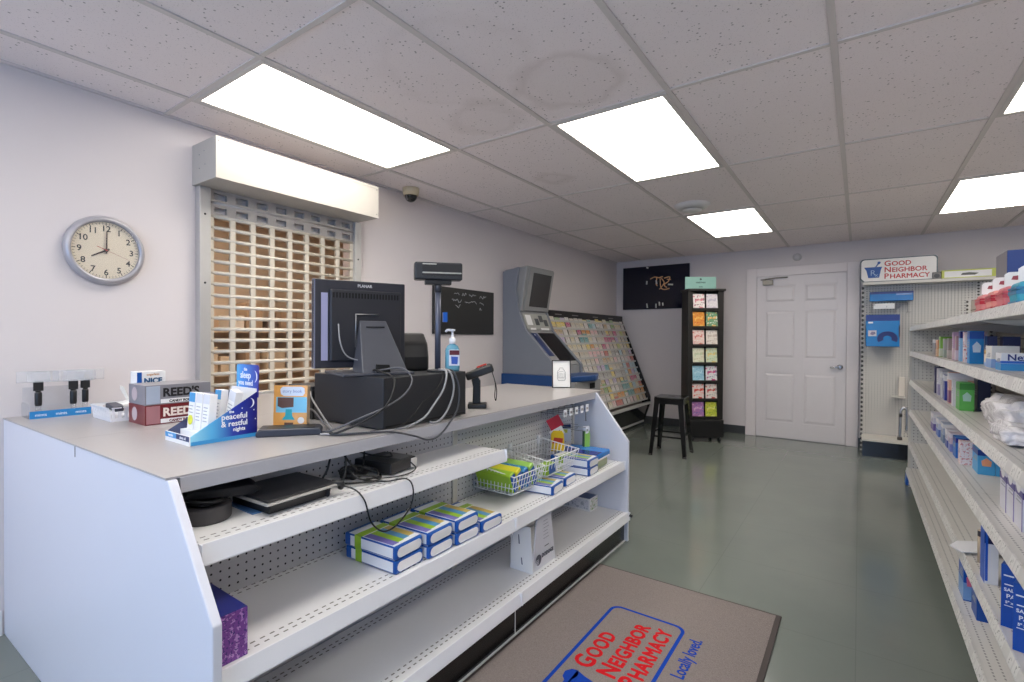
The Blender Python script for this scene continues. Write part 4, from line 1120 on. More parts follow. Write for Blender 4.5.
MB().box(-.01, .01, -.02, .02, .1, .125).build('cap', white_plastic, t, bevel=.003)
t = thing('small_trinket', 'small blue and yellow card hanging behind the green tube', 'card', (-1.42, 2.69, .60), math.radians(-50))
MB().box(-.002, .002, -.04, .04, 0, .075).build('card', M('trinket_grey', (200, 204, 210), .4), t)
MB().box(.0021, .0026, -.03, .02, .05, .07).build('yellow_print', M('trinket_yellow', (206, 204, 80), .4), t)
MB().box(-.004, .004, -.04, .04, .076, .1).build('blue_top', M('trinket_navy', (36, 52, 96), .4), t, bevel=.002)

# ------------------------------------------------------------------ right-hand wall shelving
rt_slots = slotted('right_shelf_steel', (214, 211, 207), (.024, .05), pitch=.02, hole=(140, 138, 138))
tags_m = price_rail_mat('price_tag_rail')
back_m = M('gondola_back', (176, 168, 158), .45, var=.05)
peg_xz = pegboard('pegboard_end', (206, 204, 200), 0, 2)
RX, RB = .345, .70
run = thing('wall_shelving', 'long white steel shelving run with price tags along the right side', 'shelving', (0, 0, 0))
SEC = [5.40, 4.486, 3.572, 2.658, 1.744, .83]
MB().box(RB, RB + .02, SEC[-1], SEC[0], 0, 1.525).build('back_panel', back_m, run)
b = MB()
for k in range(24): b.box(RB - .003, RB, SEC[-1], SEC[0], .18 + k * .055, .186 + k * .055)
b.build('back_groove', M('groove_brown', (120, 110, 102), .6), run)
MB().box(RX - .005, RB + .02, 5.40, 5.41, 0, 1.30).build('end_panel', peg_xz, run)
slot_m = pegboard('upright_slots', (206, 203, 198), 0, 2, .03, .3, (70, 66, 62))
for y in SEC:
    MB().box(RB - .028, RB - .0035, y - .018 if y > .9 else y, y + .018 if y < 5.3 else y, .0, 1.53).build('upright', slot_m, run)
MB().box(RX - .012, RX + .004, 5.395, 5.416, .09, 1.315).build('corner_post', cream_metal, run)
def rshelf(name, xf, y0, y1, z, lip=.031):
    d = RB - xf - .003
    s_ = MB().box(0, d, 0, y1 - y0, -.02, 0).build(name, rt_slots, run, loc=(xf, y0, z))
    r = MB().prism([(0, .005), (-.004, .005), (-.012, -lip + .005), (-.012, -lip), (.003, -lip), (.003, -.018), (0, -.018)], .002, y1 - y0 - .002, 'y')
    r.build('price_rail', tags_m, s_)
    return s_
ZS = [(.33, .155), (RX, .37), (RX, .636), (RX, .882), (RX, 1.117), (RX, 1.32)]
for k in range(len(SEC) - 1):
    y1, y0 = SEC[k], SEC[k + 1]
    for i, (xf, z) in enumerate(ZS): rshelf('base_deck' if i == 0 else 'shelf', xf, y0 + .001, y1 - .001, z)
    MB().box(.40, .415, y0, y1, 0, .13).build('kick_plate', black_kick, run)
for y in SEC[1:]:
    for (xf, z) in ZS[1:]: MB().prism([(RX + .03, z - .03), (RB - .03, z - .075), (RB - .03, z - .022), (RX + .03, z - .022)], y - .002, y + .002, 'y').build('bracket', cream_metal, run)

P_ = {}
def pm(rgb, rough=.35):
    k = 'card_%d_%d_%d' % rgb
    return M(k, rgb, rough, var=.04)
def carton(name, label, cat, x0, x1, y0, y1, z, h, rgb, group=None, face=None, topband=None, spot=None, bevel=.001, mat=None, lower=None):
    """carton with its own printed areas: face = near (-y) panel, topband, lower band and a coloured spot"""
    w = x1 - x0; d = y1 - y0
    t = thing(name, label, cat, (x0, y0, z + .0008), 0, group)
    MB().box(0, w, 0, d, 0, h).build('carton', mat or pm(rgb), t, bevel=bevel)
    if face: MB().box(.003, w - .003, -.0006, 0, .003, h - .003).build('face_panel', pm(face), t)
    if topband: MB().box(-.0006, w + .0003, -.0012, d * .98, h * .76, h * .98).build('top_band', pm(topband), t)
    if lower: MB().box(-.0006, w + .0003, -.0012, d * .98, h * .03, h * .42).build('lower_band', pm(lower), t)
    if spot: MB().prism([(w * .25, h * .35), (w * .75, h * .35), (w * .8, h * .55), (w * .5, h * .68), (w * .2, h * .55)], -.0018, -.0006, 'y').build('spot_print', pm(spot), t)
    b = MB()
    for k in range(3): b.box(-.0009, 0, d * .2, d * (.8 - .12 * k), h * (.5 + .07 * k), h * (.5 + .07 * k) + .004)
    b.build('small_print', M('print_grey', (170, 172, 180), .5), t)
    return t
G2 = 'narrow cartons on the second shelf down'
S2, S3, S4, S5, S0 = 1.117, .882, .636, .37, .155
carton('medicine_carton', 'white-capped grey carton at the far end of the second shelf down', 'carton', .40, .44, 4.40, 4.52, S2, .105, (150, 148, 150), G2, topband=(228, 226, 224))
carton('medicine_carton', 'orange carton beside the green one on the second shelf down', 'carton', .39, .47, 4.15, 4.24, S2, .1, (214, 150, 108), G2, lower=(222, 186, 150))
carton('medicine_carton', 'lime green carton on the second shelf down', 'carton', .385, .49, 3.96, 4.03, S2, .12, (128, 176, 70), G2, lower=(196, 206, 186))
carton('medicine_carton', 'grey carton just right of the lime green one', 'carton', .385, .48, 3.79, 3.85, S2, .108, (166, 160, 156), G2, lower=(150, 164, 150))
carton('medicine_carton', 'taupe carton left of the pink one on the second shelf down', 'carton', .385, .47, 3.63, 3.69, S2, .11, (156, 140, 132), G2, lower=(186, 176, 168))
carton('medicine_carton', 'tall lilac-pink carton on the second shelf down', 'carton', .385, .48, 3.46, 3.50, S2, .142, (204, 168, 196), G2, lower=(222, 196, 204))
carton('medicine_carton', 'brownish pink carton next to the navy-topped one', 'carton', .385, .45, 3.36, 3.41, S2, .122, (170, 130, 136), G2, lower=(206, 190, 204))
carton('medicine_carton', 'pale blue carton with a navy top on the second shelf down', 'carton', .388, .47, 3.265, 3.315, S2, .146, (132, 182, 222), G2, topband=(22, 28, 120))
carton('medicine_carton', 'white carton speckled red beside the tall bright blue one', 'carton', .385, .46, 3.125, 3.165, S2, .14, (230, 216, 220), G2, mat=print_mat('red_dots', (232, 222, 226), (190, 60, 80), (226, 160, 150), 60))
carton('medicine_carton', 'tall bright blue carton on the second shelf down', 'carton', .385, .43, 2.99, 3.05, S2, .142, (24, 124, 190), G2, topband=(14, 76, 164), spot=(190, 206, 220))
for x0, x1, y, h, lb in ((.43, .46, 2.92, .12, 'navy carton right behind the gold-lidded jar'), (.47, .52, 2.88, .118, 'navy carton standing behind the white tape carton')):
    carton('medicine_carton', lb, 'carton', x0, x1, y, y + .06, S2, h, (26, 28, 78), G2, spot=(120, 60, 110))
t = thing('cream_jar', 'small clear jar with a tan lid on the second shelf down', 'jar', (.408, 2.70, S2 + .001))
MB().lathe([(.018, 0), (.0185, .003), (.0185, .048), (.016, .052)], 24).build('jar', M('jar_cream', (226, 214, 196), .25), t)
MB().lathe([(.0195, .05), (.0195, .064), (.018, .066)], 24).build('lid', M('lid_tan', (196, 164, 110), .3), t)
MB().lathe([(.0188, .004), (.0188, .018)], 24, cap=False).build('blue_label', pm((140, 168, 210)), t)
carton('tape_carton', 'plain white carton with a blue foot beside the jar', 'carton', .388, .46, 2.56, 2.66, S2, .082, (226, 224, 220), None, lower=(132, 164, 214), face=(222, 218, 212))
t = carton('bandage_carton', 'wide white and blue bandage carton at the right edge of the photo', 'carton', .385, .52, 2.385, 2.47, S2, .06, (232, 232, 234), None, lower=(52, 140, 200), face=None)
MB().box(-.0008, .1353, -.0014, .08, .026, .034).build('middle_band', pm((40, 96, 190)), t)
MB().text('Nexc', .03, basis((.014, -.0012, .036), (1, 0, 0), (0, 0, 1)), align='LEFT', offset=.0006, extrude=.0004).build('lettering', pm((28, 40, 110)), t)
MB().lathe([(.005, 0), (.004, .0008)], 12, T=basis((.062, -.0008, .056), (1, 0, 0), (0, 0, 1)), smooth=False).build('red_mark', pm((214, 60, 60)), t)

G3 = 'cartons on the third shelf down'
carton('medicine_carton', 'dark navy carton at the far end of the third shelf down', 'carton', .385, .5, 4.20, 4.26, S3, .165, (38, 36, 84), G3)
carton('medicine_carton', 'white carton beside the far navy one on the third shelf down', 'carton', .385, .5, 4.05, 4.12, S3, .162, (218, 216, 222), G3, lower=(168, 160, 190))
carton('medicine_carton', 'grey-white carton in the far row of the third shelf down', 'carton', .385, .49, 3.87, 3.94, S3, .155, (190, 188, 196), G3, topband=(226, 226, 226))
carton('medicine_carton', 'royal blue carton with white top on the third shelf down', 'carton', .385, .47, 3.745, 3.80, S3, .142, (42, 60, 150), G3, topband=(228, 226, 228))
carton('medicine_carton', 'salmon and white carton on the third shelf down', 'carton', .385, .5, 3.59, 3.65, S3, .165, (222, 176, 160), G3, topband=(228, 224, 228), lower=(140, 90, 120))
carton('medicine_carton', 'plain white carton touching the green one on the third shelf down', 'carton', .385, .44, 3.45, 3.50, S3, .135, (216, 214, 218), G3)
carton('medicine_carton', 'bright green carton on the third shelf down beside the clear bags', 'carton', .388, .44, 3.265, 3.38, S3, .132, (92, 176, 78), G3, topband=(62, 132, 52), spot=(170, 206, 190))
carton('medicine_carton', 'black-navy carton right behind the green one', 'carton', .455, .50, 3.30, 3.40, S3, .15, (24, 26, 58), G3)
def bag(name, label, x, y, z, sx, sy, sz, seed, group):
    t = thing(name, label, 'bag', (x, y, z), 0, group)
    rnd = random.Random(seed)
    bm = bmesh.new(); bmesh.ops.create_icosphere(bm, subdivisions=4, radius=1)
    ph = [rnd.uniform(0, 6) for _ in range(9)]
    for v in bm.verts:
        p = v.co
        n = .1 * math.sin(7 * p.x + ph[0] + 3 * p.z) + .09 * math.sin(9 * p.y + ph[1] + 4 * p.x) + .07 * math.sin(13 * p.z + ph[2] + 6 * p.y) + .05 * math.sin(21 * p.x + 17 * p.y + ph[3])
        q = Vector((math.copysign(abs(p.x) ** .7, p.x), math.copysign(abs(p.y) ** .7, p.y), math.copysign(abs(p.z) ** .75, p.z))) * (1 + n * .8)
        v.co = Vector((q.x * sx, q.y * sy, max(-sz * .98, q.z * sz) + sz))
    q = MB(); q.add([tuple(v.co) for v in bm.verts], [tuple(v.index for v in f.verts) for f in bm.faces], smooth=True); bm.free()
    o = q.build('film', BAGM, t)
    q = MB(); 
    for k in range(4):
        a = rnd.uniform(0, 6)
        q.add([(sx * .8 * math.cos(a + .2 * j) + rnd.uniform(-.01, .01), sy * .8 * math.sin(a + .2 * j), sz * (1.2 + .5 * (j % 2))) for j in range(5)], [(0, 1, 2), (1, 2, 3), (2, 3, 4)])
    q.build('crinkle', BAGM, t)
    return t
nt = NT('bag_film'); nt.b.inputs['Base Color'].default_value = lin((226, 222, 224)); nt.b.inputs['Roughness'].default_value = .16
nt.b.inputs['Specular IOR Level'].default_value = .7
nz = nt.noise(nt.coord(), 38, 4); nt.bump(nz.outputs[0], .8, .01); BAGM = nt.m
bag('clear_bag', 'crumpled clear plastic bag nearest the green carton', .475, 2.79, S3, .068, .09, .062, 1, 'clear bagged goods on the third shelf down')
bag('clear_bag', 'big puffy clear plastic bag at the right edge of the photo', .46, 2.50, S3, .08, .15, .066, 2, 'clear bagged goods on the third shelf down')
bag('clear_bag', 'flat white bagged bundle in front of the big puffy bag', .42, 2.36, S3, .05, .13, .035, 3, 'clear bagged goods on the third shelf down')

G4 = 'cartons on the fourth shelf down'
carton('medicine_carton', 'white and violet carton at the far end of the fourth shelf down', 'carton', .385, .5, 4.25, 4.40, S4, .11, (206, 204, 218), G4, topband=(232, 230, 232), lower=(96, 80, 150))
carton('medicine_carton', 'white and blue carton, second from the far end of the fourth shelf', 'carton', .385, .5, 4.00, 4.12, S4, .108, (198, 204, 222), G4, topband=(230, 228, 230), lower=(92, 120, 186))
carton('medicine_carton', 'grey-blue striped carton, third from the far end of the fourth shelf', 'carton', .385, .5, 3.79, 3.90, S4, .11, (160, 172, 196), G4, topband=(222, 220, 220), lower=(110, 130, 160))
carton('medicine_carton', 'white carton with navy foot, fourth from the far end of the fourth shelf', 'carton', .385, .5, 3.63, 3.72, S4, .1, (212, 208, 216), G4, topband=(226, 222, 224), lower=(60, 76, 150))
carton('medicine_carton', 'pinkish carton just left of the navy-striped one', 'carton', .385, .5, 3.52, 3.59, S4, .098, (206, 184, 196), G4, topband=(222, 218, 224), lower=(120, 130, 190))
carton('medicine_carton', 'royal blue carton with a pale spot on the fourth shelf down', 'carton', .388, .50, 3.36, 3.46, S4, .1, (32, 106, 190), G4, topband=(20, 32, 130), spot=(214, 214, 170))
carton('medicine_carton', 'white carton with red print leaning before the blue row', 'carton', .385, .48, 3.20, 3.26, S4, .108, (228, 214, 214), G4, mat=print_mat('red_print2', (230, 220, 222), (206, 130, 136), (226, 200, 190), 90))
for k, nm in enumerate(('nearest the aisle', 'second from the aisle', 'third from the aisle', 'fourth from the aisle')):
    x0 = .420 + k * .056
    carton('test_carton', 'light blue carton with navy top and orange spot, %s in its row' % nm, 'carton', x0, x0 + .0545, 3.02, 3.15, S4, .108, (70, 160, 212), 'light blue cartons in a row', topband=(20, 54, 140), spot=(232, 160, 120))
for k, nm in enumerate(('farthest', 'middle', 'nearest')):
    y = 2.40 - k * .105
    t = carton('tall_carton', '%s tall white carton with violet top trim on the fourth shelf down' % nm, 'carton', .405, .50, y, y + .1, S4, .165, (214, 212, 222), 'tall white cartons with violet trim')
    MB().prism([(.0, .1), (.1, .105), (.1, .125), (.0, .12)], -.0012, 0, 'x').prism([(0.0, .1), (.095, .1), (.095, .12), (.0, .12)], -.0012, 0, 'y').build('violet_band', pm((84, 72, 140)), t)
    MB().lathe([(.03, 0), (.03, .0012)], 20, T=basis((-.0002, .05, .14), (0, -1, 0), (0, 0, 1)), smooth=False).build('white_disc', white_card, t)
    MB().box(-.0012, 0, .004, .01, .0, .098).build('violet_edge', pm((120, 108, 170)), t)

carton('pad_carton', 'white carton with blue edge standing on the fifth shelf down', 'carton', .36, .395, 2.44, 2.51, S5, .185, (228, 228, 232), None, face=(220, 220, 224), topband=(24, 26, 70))
t = bpy.context.scene.objects['pad_carton']
MB().box(-.0012, .0, .0, .069, .002, .183).build('blue_side', pm((24, 84, 186)), t)
MB().box(.001, .008, -.0016, 0, .01, .183).build('blue_edge', pm((24, 84, 186)), t)
t = thing('paper_roll', 'small tan paper roll lying on end above the white and blue carton', 'roll', (.388, 2.66, S5 + .001))
MB().lathe([(.006, 0), (.016, 0), (.016, .122), (.006, .122), (.006, 0)], 24, cap=False).build('roll', M('roll_tan', (186, 168, 146), .6), t)
MB().lathe([(.0165, .1), (.0165, .121)], 24, cap=False).build('wrap', pm((60, 56, 60)), t)
for k, (nm, y, x0) in enumerate((('farther', 2.11, .347), ('nearer', 1.965, .347))):
    t = carton('tall_pad_carton', '%s of the two tall dark blue cartons lettered PAD' % nm, 'carton', x0, x0 + .055, y, y + .12, S5, .185, (8, 72, 164), 'tall blue pad cartons')
    t.rotation_euler = (0, 0, -.32)
    T = basis((x0 * 0 + .0275, -.0012, 0), (1, 0, 0), (0, 0, 1))
    b = MB()
    for s_, z, sz in (('SALINE', .108, .0135), ('PAD', .088, .017), ('5" x 7.8"', .072, .0105)): b.text(s_, sz, T @ Matrix.Translation((0, z, 0)), offset=.0003, extrude=.0004)
    b.box(-.02, .018, .126, .129, -.0004, .0004, T=T).box(-.02, .02, .064, .066, -.0004, .0004, T=T).box(-.022, .0, .152, .156, -.0004, .0004, T=T)
    b.build('lettering', white_print, t)
    MB().lathe([(.012, 0), (.014, .02), (.012, .024)], 16, T=Matrix.Translation((.025, .04, .185))).build('torn_flap', M('flap_tan', (170, 158, 142), .6), t)
o = MB().prism([(-.085, -.05), (.05, -.066), (.086, -.024), (.08, .05), (-.024, .06), (-.08, .018)], 0, .006, 'z').build('white_lid', white_plastic, bevel=.002)
o.location = (.385, 2.80, S5 + .010); o.rotation_euler = (0, -.06, .5)
tag(o, 'white plastic lid lying flat on the fifth shelf down', 'lid')
G0 = 'blue cartons on the base deck'
carton('pad_box', 'deep blue carton with pink print standing on the base deck', 'carton', .352, .395, 2.80, 2.92, S0, .175, (10, 80, 170), G0, lower=(120, 160, 210), spot=(220, 110, 140))
carton('pad_box', 'second blue carton on the base deck, mostly behind a price rail', 'carton', .368, .41, 2.63, 2.74, S0, .11, (10, 70, 152), G0)
o = MB().prism([(0, 0), (.09, 0), (.085, .1), (.01, .11)], 0, .12, 'y').build('blue_pouch', royal, bevel=.01)
o.location = (.32, 5.43, .0005); tag(o, 'blue pouch on the floor at the far end of the right shelving', 'pouch')

# top shelf bags with header cards
ST = 1.3205
pinks = [('rose', (212, 136, 136), (182, 44, 60)), ('salmon', (218, 146, 138), (176, 40, 56)), ('coral', (206, 116, 122), (200, 80, 90)), ('turquoise', (50, 150, 176), (30, 110, 150))]
for k, (nm, c1, c2) in enumerate(pinks):
    y = (2.83, 2.62, 2.43, 2.24)[k]
    t = thing('sponge_bag', '%s bagged bath sponge with white header card on the top right shelf' % nm, 'bag', (.40, y, ST), 0, 'header-card bags on the top right shelf')
    MB().prism([(0, 0), (.05, 0), (.056, .045), (.05, .086), (.0, .086), (-.006, .045)], 0, .11, 'y').build('sponge', pm(c1, .5), t, bevel=.01, seg=3)
    b = MB()
    for z in (.012, .046, .062): b.box(-.0075, .0575, -.0012, .109, z, z + .013 - .006 * (z > .06))
    b.build('band_print', pm(c2), t)
    MB().prism([(0.0, .086), (.056, .086), (.056, .128), (.046, .134), (.01, .134), (0, .126)], .012, .018, 'y').build('header_card', white_card, t)
    MB().prism([(.016, .108), (.03, .106), (.042, .114), (.036, .122), (.02, .12)], .011, .012, 'y').build('header_print', pm((150, 60, 70)), t)
t = thing('supply_carton', 'large navy carton with grey side on the top right shelf', 'carton', (.475, 2.86, ST))
MB().box(0, .2, 0, .2, 0, .262).build('carton', pm((12, 46, 112)), t, bevel=.002)
MB().box(-.0008, 0, .002, .198, .002, .26).build('grey_side', pm((120, 116, 122)), t)
b = MB().text('CARE', .03, basis((.12, -.0006, .2), (1, 0, 0), (0, 0, 1)), offset=.0006).text('supplies', .02, basis((.11, -.0006, .165), (1, 0, 0), (0, 0, 1)))
b.build('lettering', white_print, t)

# ------------------------------------------------------------------ back wall shelving unit with the shop sign
bu = thing('pegboard_bay', 'white pegboard shelving bay against the back wall beside the door', 'shelving', (0, 0, 0))
BX0, BX1, BY = .03, 1.25, 6.90
MB().box(BX0, BX1, BY, BY + .02, .14, 1.80).build('pegboard', pegboard('pegboard_back', (212, 208, 202), 0, 2, .0254, .19, (84, 80, 76)), bu)
upm = pegboard('upright_back', (200, 196, 190), 0, 2, .05, .3, (60, 58, 56))
for x in (BX0 - .012, .925): MB().box(x, x + .03, BY - .02, BY + .0, 0, 1.80).build('upright', slot_m if x > .5 else upm, bu)
MB().box(BX0, BX1, 6.70, BY + .03, 1.795, 1.825).build('canopy', cream_metal, bu, bevel=.003)
MB().box(BX0, BX1, 6.53, BY, .158, .178).build('base_deck', cream_metal, bu, bevel=.002)
MB().box(BX0 + .005, BX1, 6.545, 6.56, 0, .157).build('kick_plate', black_kick, bu)
MB().box(BX0 + .005, BX0 + .018, 6.56, BY, 0, .157).build('base_side', black_kick, bu)
for (x, z) in ((.13, 1.58), (.23, 1.56), (.33, 1.55), (.46, 1.74), (.58, 1.74), (.42, 1.5)):
    MB().tube([(x, BY, z), (x, BY - .14, z), (x, BY - .15, z + .008)], .003, 5).build('peg_hook', steel, bu)

sg = thing('shop_sign', 'white shop sign with blue mortar and red lettering above the pegboard bay', 'sign', (0, 6.80, 1.826))
pts = []
W_, H_ = .635, .255
for cx, cz, a0 in ((W_ - .035, .04, -PI / 2), (W_ - .035, H_ - .035, 0), (.035, H_ - .035, PI / 2)):
    for k in range(7): pts.append((cx + .035 * math.cos(a0 + PI / 2 * k / 6), cz + .035 * math.sin(a0 + PI / 2 * k / 6)))
pts += [(0, .04), (.03, .004)]
pts = [p if p[1] > .006 else (p[0], .004) for p in pts]
MB().prism(pts, 0, .012, 'y').build('board', M('sign_rim', (84, 96, 104), .35), sg)
cx_, cz_ = W_ / 2, H_ / 2
MB().prism([(cx_ + (x - cx_) * .965, cz_ + (z - cz_) * .92) for x, z in pts], -.002, 0, 'y').build('face', M('sign_face', (232, 228, 224), .3), sg)
SG = basis((0, -.0022, 0), (1, 0, 0), (0, 0, 1))
def caps(b, words, x, z, big, small, T, sq=1.0, space=1.0, wt_=.0016):
    """small-capital lettering: a larger first letter, the rest in smaller capitals"""
    w1 = max(q[0] for q in text_geo(words[0], big, .0005, 0., 'LEFT', 1.)[0])
    S_ = Matrix.Diagonal((sq, 1, 1, 1))
    bold(b, words[0], big, T @ Matrix.Translation((x, z, 0)) @ S_, wt_)
    bold(b, words[1:], small, T @ Matrix.Translation((x + w1 * sq + small * .12, z, 0)) @ S_, wt_, space=space)
b = MB()
caps(b, 'GOOD', .205, .17, .078, .066, SG, 1.02)
caps(b, 'NEIGHBOR', .205, .103, .078, .066, SG, 1.02)
caps(b, 'PHARMACY', .205, .036, .078, .066, SG, 1.02)
b.build('lettering', M('sign_red', (186, 44, 44), .4), sg)
b = MB().prism([(.035, .165), (.19, .165), (.178, .13), (.165, .05), (.072, .05), (.055, .13)], -.003, -.002, 'y')
b.prism([(.128, .166), (.142, .166), (.165, .2), (.155, .206)], -.003, -.002, 'y').prism([(.148, .2), (.165, .192), (.178, .21), (.168, .222), (.152, .22)], -.003, -.002, 'y')
b.build('mortar_emblem', M('sign_blue', (36, 84, 156), .4), sg)
b = MB().text('R', .085, basis((.112, -.0032, .075), (1, 0, 0), (0, 0, 1)), offset=-.001).text('x', .06, basis((.142, -.0032, .06), (1, 0, 0), (0, 0, 1)), offset=-.0008)
b.build('emblem_letters', M('emblem_pale', (170, 196, 220), .4), sg)

t = thing('boxed_appliance', 'long yellow-green edged carton on top of the pegboard bay', 'carton', (.66, 6.76, 1.8255))
MB().box(.0, .40, 0, .12, 0, .085).build('carton', M('carton_lime', (196, 204, 96), .4), t, bevel=.002)
MB().box(.02, .36, -.001, 0, .012, .073).build('face_panel', white_card, t)
MB().prism([(.14, .03), (.24, .028), (.27, .045), (.2, .055), (.15, .05)], -.002, -.001, 'y').build('picture', pm((96, 96, 92)), t)
MB().box(-.07, -.002, .01, .1, 0, .075).build('dark_end', pm((96, 92, 90)), t, bevel=.004)
MB().lathe([(.022, 0), (.022, .001)], 16, T=basis((-.036, .009, .036), (1, 0, 0), (0, 0, 1)), smooth=False).build('end_print', pm((46, 46, 50)), t)

t = thing('hanging_box', 'long blue glossy box hanging high on the pegboard bay', 'box', (.085, 6.74, 1.62))
MB().box(0, .36, 0, .09, 0, .1).build('carton', M('gloss_blue', (8, 108, 178), .2), t, bevel=.006)
MB().box(.005, .36, -.001, 0, .075, .098).build('dark_band', pm((24, 40, 110)), t)
MB().box(.22, .35, -.0015, -.001, .06, .078).build('pale_print', pm((120, 150, 200)), t)
t = thing('display_bracket', 'small wire bracket with white label under the long blue box', 'bracket', (.10, 6.78, 1.50))
MB().box(.02, .2, -.002, 0, .04, .1).build('label', white_card, t)
b = MB()
for x in (0, .2, .3): b.tube([(x, .12, .1), (x, .0, .1), (x, -.02, .0), (x, .12, .0)], .0035, 5, spline=False)
b.tube([(0, -.0, .1), (.3, -.0, .1)], .0035, 5, spline=False); b.build('wire', steel, t)
t = thing('cushion_pack', 'large square blue package with cushion picture on the pegboard bay', 'package', (.055, 6.66, 1.14))
MB().box(0, .28, 0, .14, 0, .335).build('carton', M('pack_mid_blue', (10, 116, 186), .25), t, bevel=.006)
MB().box(.002, .278, -.001, 0, .27, .333).build('top_band', pm((20, 50, 130)), t)
pts = [(.105 + .085 * math.cos(a), .075 + .085 * math.sin(a)) for a in [PI * k / 12 for k in range(-1, 14)]]
pts = [(.18 + .085 * math.cos(PI * k / 12), .085 + .075 * math.sin(PI * k / 12)) for k in range(-2, 15)] + [(.18 + .035 * math.cos(PI * k / 12), .085 + .03 * math.sin(PI * k / 12)) for k in range(14, -3, -1)]
MB().prism(pts, -.002, -.001, 'y').build('cushion_picture', pm((14, 34, 104)), t)
MB().prism([(.02, .11), (.09, .11), (.09, .17), (.02, .17)], -.0018, -.001, 'y').build('inset_picture', pm((206, 200, 206)), t)
MB().prism([(.035, .13), (.06, .12), (.082, .135), (.078, .155), (.05, .158)], -.0024, -.0018, 'y').build('inset_shape', pm((120, 110, 140)), t)
MB().box(.02, .06, -.0018, -.001, .245, .262).build('white_mark', white_print, t)
MB().box(.27, .2815, -.0015, .01, .1, .22).build('side_stripe', pm((30, 40, 60)), t)
t = thing('walking_cane', 'chrome cane handle tube hooked on the pegboard bay by its base', 'cane', (.345, 6.68, .18))
b = MB().tube([(0, 0, .0), (.005, 0, .26), (.012, 0, .31), (.03, 0, .335), (.05, 0, .32), (.055, 0, .28), (.055, 0, .08)], .013, 10); b.build('tube', chrome, t)
MB().lathe([(.022, 0), (.02, .03), (.014, .035)], 16).build('rubber_foot', M('rubber', (70, 66, 64), .7), t)
MB().lathe([(.0145, 0), (.0145, .03)], 16, T=Matrix.Translation((.006, 0, .24))).build('collar', black_plastic, t)
t = thing('shelf_tray', 'small cream ledge shelf on the lower pegboard of the back bay', 'ledge', (.25, 6.62, .62))
MB().box(.03, .14, .1, .28, -.012, 0).build('ledge', cream_metal, t, bevel=.002)
MB().box(.09, .14, .2, .27, .0, .2).build('backing', M('backing_cream', (222, 214, 204), .5), t, bevel=.003)

# ------------------------------------------------------------------ photo kiosk
k_grey = M('kiosk_grey', (122, 126, 136), .45, var=.04)
k_light = M('kiosk_light_grey', (142, 142, 142), .45, var=.04)
k_blue = M('kiosk_blue', (22, 66, 122), .35)
kx = -2.85
ks = thing('photo_kiosk', 'grey and blue self-service kiosk with two screens behind the counter', 'kiosk', (0, 0, 0))
prof = [(kx, .86), (-2.25, .86), (-2.25, .95), (-2.58, 1.29), (-2.655, 1.47), (-2.70, 1.68), (-2.665, 1.905), (kx, 1.87)]
for y0, y1 in ((4.09, 4.13), (4.62, 4.66)): MB().prism(prof, y0, y1, 'y').build('side_panel', k_grey, ks, bevel=.006)
inner_p = [(kx, .86), (-2.27, .86), (-2.27, .94), (-2.59, 1.275), (-2.66, 1.45), (-2.70, 1.62), (kx, 1.62)]
MB().prism(inner_p, 4.13, 4.62, 'y').build('body', k_light, ks)
head = [(kx, 1.50), (-2.70, 1.49), (-2.615, 1.905), (kx, 1.885)]
head2 = [(-2.66, 1.475), (-2.635, 1.475), (-2.555, 1.90), (-2.60, 1.915)]
MB().prism([(kx, 1.48), (-2.655, 1.475), (-2.58, 1.915), (kx, 1.89)], 4.12, 4.645, 'y').build('head', k_light, ks, bevel=.01)
def on_slope(p0, p1, y0, y1, th, u0, u1, mt, nm, bev=0.):
    """flat panel set on the sloping face from p0 (bottom) to p1 (top), spanning fractions u0..u1"""
    a, c = Vector(p0), Vector(p1); d = c - a; nn = Vector((d.y, -d.x)).normalized()
    if nn.x < 0: nn = -nn
    q = [a + d * u0, a + d * u1, a + d * u1 + nn * th, a + d * u0 + nn * th]
    return MB().prism([tuple(v) for v in q], y0, y1, 'y').build(nm, mt, ks, bevel=bev)
on_slope((-2.655, 1.475), (-2.58, 1.915), 4.16, 4.635, .012, .02, .97, k_light, 'screen_frame', .006)
on_slope((-2.655, 1.475), (-2.58, 1.915), 4.235, 4.59, .0135, .12, .87, M('kiosk_screen', (58, 58, 60), .25), 'upper_screen')
S0_, S1_ = (-2.27, .94), (-2.59, 1.275)
on_slope(S0_, S1_, 4.14, 4.61, .012, .02, .98, k_light, 'console', .004)
on_slope(S0_, S1_, 4.28, 4.60, .0145, .12, .93, M('kiosk_touch', (20, 20, 22), .12), 'touch_screen')
on_slope(S0_, S1_, 4.15, 4.25, .0145, .28, .93, M('kiosk_navy', (40, 56, 104), .4), 'side_strip')
on_slope(S0_, S1_, 4.19, 4.20, .016, .86, .89, white_print, 'status_light')
L0_, L1_ = (-2.59, 1.29), (-2.655, 1.455)
on_slope(L0_, L1_, 4.14, 4.61, .006, .05, .98, M('kiosk_panel', (160, 160, 154), .45), 'logo_panel')
b = []
on_slope(L0_, L1_, 4.17, 4.27, .008, .3, .9, white_card, 'card_sticker')
for y0, u in ((4.33, .3), (4.42, .5), (4.50, .25)):
    on_slope(L0_, L1_, y0, y0 + .07, .008, u, u + .4, pm((70, 72, 76)), 'dark_sticker')
on_slope(L0_, L1_, 4.2, 4.3, .009, .02, .12, white_card, 'slot_label'); on_slope(L0_, L1_, 4.4, 4.56, .009, .02, .12, white_card, 'slot_label')
tp = [(kx, 4.1)] + [(kx + .80 + .06 * math.sin(PI * k / 12) - .04 * abs(k - 6) / 6, 4.1 + .58 * k / 12) for k in range(13)] + [(kx, 4.69)]
MB().prism(tp, .812, .868, 'z').build('blue_tray', k_blue, ks, bevel=.012, seg=3)
